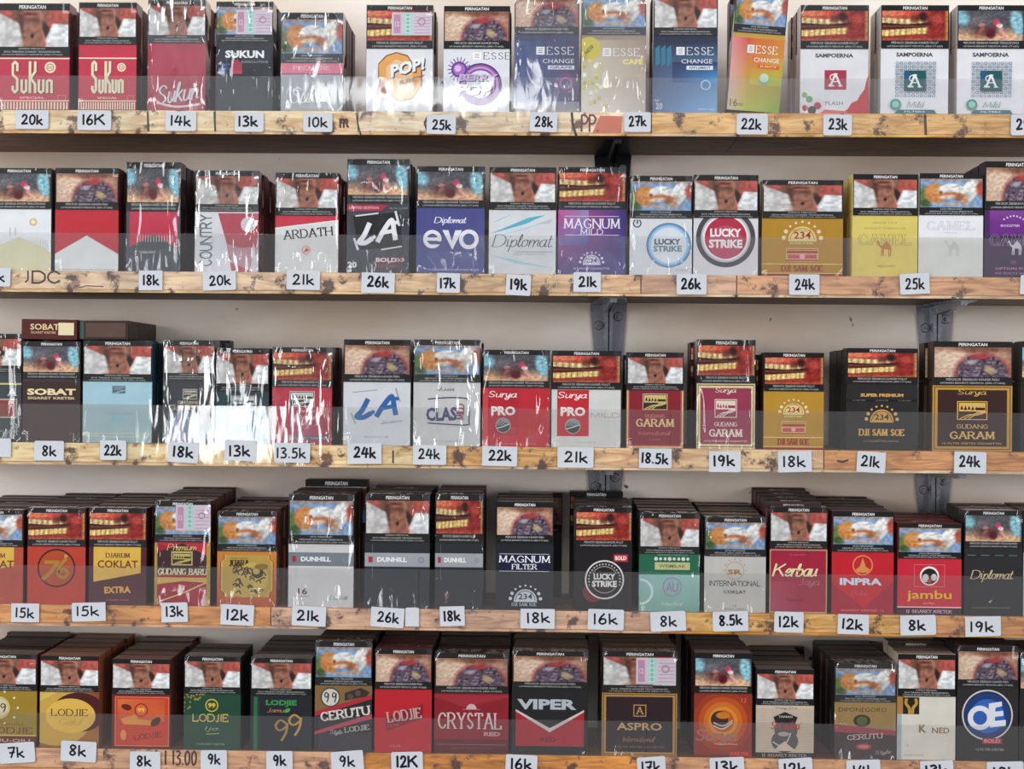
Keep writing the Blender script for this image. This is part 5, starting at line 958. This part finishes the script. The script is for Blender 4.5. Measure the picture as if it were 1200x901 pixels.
# ================================================================ packs
T = .0162
FILMS = {1: FILM1, 2: FILM2, 3: FILM3}
def body_meshes(W, H, side, top):
    k = Mesh(); k.box(.00015, 0, 0, W - .00015, T - .0004, H * .64 - .00015, side, .0003)
    l = Mesh(); l.box(.00015, 0, H * .64 + .00015, W - .00015, T - .0004, H, side, .0003)
    l.add([(.0006, .0005, H + .00004), (W - .0006, .0005, H + .00004), (W - .0006, T - .0009, H + .00004), (.0006, T - .0009, H + .00004)], [(0, 1, 2, 3)], top)
    return k, l
def film_mesh(W, H, mat):
    M = Mesh(); y = -.0012; e = .00008; x0, x1, z0, z1 = .00005, W - .00005, .0001, H + .0002
    n = 8; me_v = []; f = []
    # front sheet, gently bulging, then folded back over the sides and top
    for j in range(n + 1):
        for i in range(n + 1):
            u, v = i / n, j / n; bul = .00018 * math.sin(math.pi * u) * math.sin(math.pi * v)
            me_v.append((x0 + (x1 - x0) * u, y + .00018 - bul, z0 + (z1 - z0) * v))
    for j in range(n):
        for i in range(n): q = j * (n + 1) + i; f.append((q, q + 1, q + n + 2, q + n + 1))
    b = len(me_v); me_v += [(x0, T - .0006, z0), (x1, T - .0006, z0), (x1, T - .0006, z1), (x0, T - .0006, z1)]
    c00, c10, c11, c01 = 0, n, (n + 1) * (n + 1) - 1, (n + 1) * n
    f += [(c10, b + 1, b + 2, c11), (b, c00, c01, b + 3), (c01, c11, b + 2, b + 3)]
    me = bpy.data.meshes.new('cellophane_wrap'); me.from_pydata(me_v, [], f); uv = me.uv_layers.new(name='UVMap')
    for lp in me.loops:
        vx = me_v[lp.vertex_index]; uv.data[lp.index].uv = ((vx[0] - x0) / (x1 - x0), (vx[2] - z0) / (z1 - z0))
    me.polygons.foreach_set('use_smooth', [i < n * n for i in range(len(f))]); me.materials.append(mat); me.update(); return me
TALL = {(3, 5): (363, 562), (3, 6): (444, 569), (3, 9): (668, 576), (3, 8): (596, 577), (4, 0): (-4, 745), (4, 5): (385, 735), (4, 6): (455, 749), (4, 8): (606, 750), (4, 11): (884, 761), (4, 12): (1000, 752), (4, 13): (1060, 752), (4, 9): (716, 752), (2, 3): (250, 399), (2, 5): (330, 407)}
ORD = ['first', 'second', 'third', 'fourth', 'fifth', 'sixth']
rng = random.Random(3); NREAR = 0
rows = [[p for p in PACKS if p['row'] == r] for r in range(5)]
for r in range(5):
    RP = rows[r]
    for p in RP:
        zt = ZT[r]; ym = (p['yt'] + TOPS[r]) / 2
        a_, b_ = unp(p['xl'], ym, -.0005), unp(p['xr'], ym, -.0005); p['x0'], p['W'] = a_.x, b_.x - a_.x
        p['H'] = unp((p['xl'] + p['xr']) / 2, p['yt'], 0).z - zt - .0002
    for i in range(len(RP) - 1):
        p, q = RP[i], RP[i + 1]; ov = p['x0'] + p['W'] - q['x0'] + .0003
        if ov > 0: p['W'] -= ov / 2; q['x0'] += ov / 2; q['W'] -= ov / 2
    for i, p in enumerate(RP):
        W, H, x0 = p['W'], p['H'], p['x0']; ln = math.radians(p['lean'])
        e_ = bpy.data.objects.new('cigarette_pack', None); COL.objects.link(e_); lift = W * math.sin(ln) if ln > 0 else 0
        e_.location = (x0 - (H / 2 * math.sin(ln)), 0, ZT[r] + .0001 + lift); e_.rotation_euler = (0, ln, 0)
        tag(e_, p['desc'] + (f', {ROWN[r]} shelf' if 'shelf' not in p['desc'] and len(p['desc'].split()) <= 13 and 'edge' not in p['desc'] else ''), 'cigarette pack', f'cigarette packs in the front of the {ROWN[r]} shelf')
        k, l = body_meshes(W, H, p['side'], p['top']); k.build('box', CARD, e_); l.build('lid', CARD, e_)
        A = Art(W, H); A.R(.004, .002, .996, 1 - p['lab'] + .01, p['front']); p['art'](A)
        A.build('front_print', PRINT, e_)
        if hasattr(A, 'stamp'):
            B = Art(W, H); draw_stamp(B, *A.stamp); B.build('tax_stamp', PRINT, e_)
        lo = bpy.data.objects.new('warning_label', WM[p['pic']]); COL.objects.link(lo); lo.parent = e_
        lo.location = (.004 * W, -.0006, H * (1 - p['lab'])); lo.scale = (W * .992, .0004, H * p['lab'] * .997)
        if p['film']:
            link('cellophane_wrap', film_mesh(W, H, FILMS[p['film']]), e_)
        # ---- packs stacked behind
        n = p['n']
        if not n: continue
        lo_x = (RP[i - 1]['x0'] + RP[i - 1]['W'] + .0003) if i else -9; hi_x = RP[i + 1]['x0'] - .0003 if i < len(RP) - 1 else 9
        # a rear column may use half of each gap
        lo_x = (lo_x + x0) / 2 if i else x0 - .004; hi_x = (hi_x + x0 + W) / 2 if i < len(RP) - 1 else x0 + W + .004
        for s_ in range(1, n + 1):
            w_ = W - .0004
            nx = x0 + .0002 + (p['dx'] or 0) * .3 * S * s_ / n + rng.uniform(-.0011, .0011)
            dh = {3: .00095, 4: .0005}.get(r, 0) * s_ + rng.uniform(-.0005, .0004) - (.001 if r < 3 else 0) + p['dh'] * .0003 * s_
            h_ = H + dh; lab = False
            if s_ == n and (r, i) in TALL:
                tx, ty = TALL[(r, i)]; q = unp(tx, ty, T * s_); h_ = max(q.z - ZT[r], H); nx = q.x; lab = True; 
                if h_ < H + .004: lab = s_ > 3
            nx = min(max(nx, lo_x), hi_x - w_)
            if nx < lo_x: nx = lo_x; w_ = hi_x - lo_x
            NREAR += 1; o_ = bpy.data.objects.new('cigarette_pack', None); COL.objects.link(o_)
            o_.location = (nx, T * s_ + .0004, ZT[r] + .0001)
            d = p['desc'].split(', ')[0]; wds = d.split()
            cut = {'at': 9}; short = ' '.join(wds[:12])
            lb = f"{ORD[s_ - 1]} pack behind the {short}" if len(wds) <= 11 else f"{ORD[s_ - 1]} pack behind {' '.join(wds[:12])}"
            if len(lb.split()) < 14: lb += f', {ROWN[r]} shelf'
            tag(o_, lb, 'cigarette pack', f'packs stacked behind the front packs of the {ROWN[r]} shelf')
            if s_ == 1 or h_ != H: k, l = body_meshes(w_, h_, p['side'], p['top'])
            k.build('box', CARD, o_); l.build('lid', CARD, o_)
            lo = bpy.data.objects.new('warning_label', WM[p['pic']] if (lab or r < 3) else REARLABEL); COL.objects.link(lo); lo.parent = o_
            lo.location = (0, -.00012, h_ * (1 - p['lab'])); lo.scale = (w_, .0004, h_ * p['lab'] * .998)
print('rear packs', NREAR, 'front', len(PACKS))
# ---------------------------------------------------------------- two packs lying on the third row
zr = max(ZT[2] + .0003 + q['H'] for q in rows[2][1:3]) + .0006
for (xl, xr, ty, c, lbl, y0) in ((25, 90, 373.5, '#5A2420', 'maroon pack lying flat on the brown pack, cream sticker on its end', -.001), (92.5, 150, 375.5, '#3A2822', 'dark brown pack lying flat beside the maroon lying one', .002)):
    a_, b_ = unp(xl, 386, y0), unp(xr, 386, y0); W = b_.x - a_.x; Hh = unp(xl, ty, y0).z - zr
    e_ = bpy.data.objects.new('cigarette_pack', None); COL.objects.link(e_); e_.location = (a_.x, y0, zr); e_.rotation_euler = (0, math.radians(.6 if y0 < 0 else -.3), 0); tag(e_, lbl, 'cigarette pack', 'packs lying flat on the middle row')
    k = Mesh(); k.box(0, .03, 0, W, .080, Hh, c, .0003); k.build('box', CARD, e_)
    k = Mesh(); k.box(0, 0, 0, W, .0297, Hh, c, .0003); k.build('lid', CARD, e_)
    A = Art(W, Hh)
    if y0 < 0:
        A.R(.02, .05, .98, .95, '#521E1C'); A.T('SOBAT', .42, .62, .52, .30, '#E8CC9C', 'B'); A.T('SIGARET KRETEK', .40, .34, .46, .12, '#C8A87C', 'B'); A.build('end_print', PRINT, e_)
        B = Mesh(); B.box(.67 * W, -.0006, .22 * Hh, .95 * W, -.0002, .84 * Hh, '#E8D8B0'); B.build('sticker', PAPER, e_)
    else:
        A.R(.02, .05, .1, .95, '#3C5C58'); A.R(.14, .12, .95, .88, '#5C443C'); A.BOXL(.12, .08, .97, .92, .012, '#241C1A'); A.build('end_print', PRINT, e_)

# ================================================================ price tags
TAGS = [
 (0, 37.5, 140, 39, 22, 0, '20 k', 0), (0, 110.5, 141, 40, 23, 0, '16 K', 1), (0, 212, 142, 36, 23, 0, '14 k', 2), (0, 292, 143, 34, 23, 0, '13 k', 3), (0, 372.5, 143.5, 34, 22, 0, '10 k', 4),
 (0, 517, 146, 34, 22, -1, '25 k', 6), (0, 637, 143, 32, 23, -2, '28 k', 7), (0, 747, 143, 31, 23, 0, '27 k', 8), (0, 881.5, 145.5, 36, 24, 0, '22 k', 10), (0, 981.5, 146.5, 33, 24, 0, '23 k', 11), (0, 1203, 146.5, 36, 24, 0, '29 k', 13),
 (1, -6, 324.5, 37, 22, -1, '18 k', 0), (1, 176.5, 328.5, 28, 23, 0, '18 k', 2), (1, 257, 329, 39, 22, 2, '20 k', 3), (1, 355.5, 328, 39, 23, -1, '21 k', 4), (1, 443, 331.5, 39, 24, -1, '26 k', 5), (1, 525.5, 331.5, 27, 23, -1, '17 k', 6),
 (1, 607.5, 334, 29, 24, -3, '19 k', 7), (1, 688, 330.5, 32, 23, 0, '21 k', 8), (1, 810.5, 333, 35, 24, 0, '26 k', 10), (1, 942.5, 333.5, 35, 24, 0, '24 k', 11), (1, 1072, 332.5, 34, 24, 3, '25 k', 12), (1, 1212, 334, 32, 22, -2, '26 k', 14),
 (2, -4, 524.5, 34, 22, 0, '', 0), (2, 57.5, 528, 35, 23, 0, '8 k', 1), (2, 132.5, 527.5, 31, 23, 0, '22 k', 2), (2, 214.5, 530, 36, 24, -3, '18 k', 3), (2, 281.5, 528, 37, 24, -2, '13 k', 4), (2, 342.5, 530.5, 42, 23, -1, '13.5 k', 5),
 (2, 427, 531.5, 40, 24, 1, '24 k', 6), (2, 503.5, 533, 39, 23, 0, '24 k', 7), (2, 585.5, 534.5, 41, 23, -1, '22 k', 8), (2, 674.5, 536, 42, 24, 0, '21 k', 9), (2, 768, 537, 38, 23, 0, '18.5 k', 10), (2, 849.5, 541, 37, 24, 0, '19 k', 11),
 (2, 931.5, 541, 39, 24, 2, '18 k', 12), (2, 1021, 541.5, 33, 24, -3, '21 k', 13), (2, 1137, 542, 37, 25, -1, '24 k', 14),
 (3, 29.5, 718, 33, 22, 0, '15 k', 1), (3, 104, 717, 40, 22, 2, '15 k', 2), (3, 204.5, 717.5, 31, 23, 2, '13 k', 3), (3, 278, 720.5, 39, 24, -2, '12 k', 4), (3, 362, 722, 40, 23, -2, '21 k', 5), (3, 454, 723.5, 39, 23, -3, '26 k', 6),
 (3, 483, 723, 16, 22, 0, '', 6), (3, 530, 722, 29, 23, 2, '18 k', 7), (3, 630, 725, 40, 23, 0, '18 k', 8), (3, 710, 726, 42, 24, -1, '16 k', 9), (3, 783, 728, 41, 23, 3, '8 k', 10), (3, 856, 728, 41, 23, 2, '8.5 k', 11),
 (3, 924.5, 729, 34, 24, -1, '12 k', 12), (3, 1000, 731.5, 36, 23, -1, '12 k', 13), (3, 1076, 732.5, 41, 23, 2, '8 k', 14), (3, 1152, 734, 41, 23, 2, '19 k', 15),
 (4, 20, 882, 42, 24, 4, '7 k', 0), (4, 92, 880.5, 42, 24, -2, '8 k', 1), (4, 170, 892, 36, 23, 0, '8 k', 2), (4, 250.5, 890.5, 31, 23, 1, '9 k', 3), (4, 327.5, 892, 31, 24, 1, '9 k', 4), (4, 407, 892, 38, 24, 5, '9 k', 5), (4, 477, 893.5, 37, 25, 2, '12 K', 6),
 (4, 611, 896.5, 37, 24, -2, '16 k', 8), (4, 763.5, 899, 33, 24, 5, '17 k', 9), (4, 852, 900, 40, 25, 3, '13 k', 10), (4, 932.5, 901, 39, 25, 4, '12 k', 11), (4, 1012, 903, 39, 25, 3, '14 k', 12), (4, 1098, 904, 38, 25, 3, '13 k', 13), (4, 1178, 905, 42, 25, 2, '18 k', 14)]
for (r, px, py, w_, h_, rot, txt, idx) in TAGS:
    c = unp(px, py, -.0037); e_ = bpy.data.objects.new('price_tag', None); COL.objects.link(e_); e_.location = (c.x, -.0035, c.z); e_.rotation_euler = (0, -math.radians(rot), 0)
    d = rows[r][idx]['desc'].split(', ')[0].split()
    lb = (f"white price tag reading {txt.replace(' ', '')} under the " if txt else ('torn blank white tag near the ' if r == 3 else 'blank white tag under the ')) + ' '.join(d[:7])
    while lb.split()[-1] in ('a', 'an', 'the', 'with', 'and', 'in', 'of', 'under', 'at', 'over', 'from', 'behind', 'to', 'up', 'by'): lb = ' '.join(lb.split()[:-1])
    if len(lb.split()) <= 13 + (0 if '.' in txt else 1): lb += f', {ROWN[r]} shelf'
    tag(e_, lb, 'price tag', f'price tags along the {ROWN[r]} shelf')
    W, H = w_ * S, h_ * S; M = Mesh()
    rr = .0014; seg = []
    for cx, cz, a0 in ((W / 2 - rr, H / 2 - rr, 0), (-W / 2 + rr, H / 2 - rr, 90), (-W / 2 + rr, -H / 2 + rr, 180), (W / 2 - rr, -H / 2 + rr, 270)):
        q = rr if (r == 0 or r == 4 or rng.random() < .4) else .0001
        for k in range(4):
            t = math.radians(a0 + 30 * k); seg.append((cx + math.copysign(rr - q, cx) + q * math.cos(t), cz + math.copysign(rr - q, cz) + q * math.sin(t)))
    n = len(seg); vs = [(x, 0, z) for x, z in seg] + [(x, -.0003, z) for x, z in seg]
    M.add(vs, [tuple(range(n)), tuple(reversed(range(n, 2 * n)))] + [(i, (i + 1) % n, n + (i + 1) % n, n + i) for i in range(n)], '#D6D8DE')
    M.build('card', PAPER, e_)
    if txt:
        A = Art(W, H, -.00033, .000001); A.bound = False; nn = len(txt.replace(' ', '').replace('.', '')); ww = min(.78, {2: .44, 3: .62, 4: .80}[nn])
        A.T(txt.replace(' ', ''), rng.uniform(-.03, .03), rng.uniform(-.02, .06), ww, .50, '#1A1A24', 'H', wt=.20 + rng.uniform(-.02, .02), rot=rng.uniform(-3, 3)); A.build('handwriting', INK, e_)
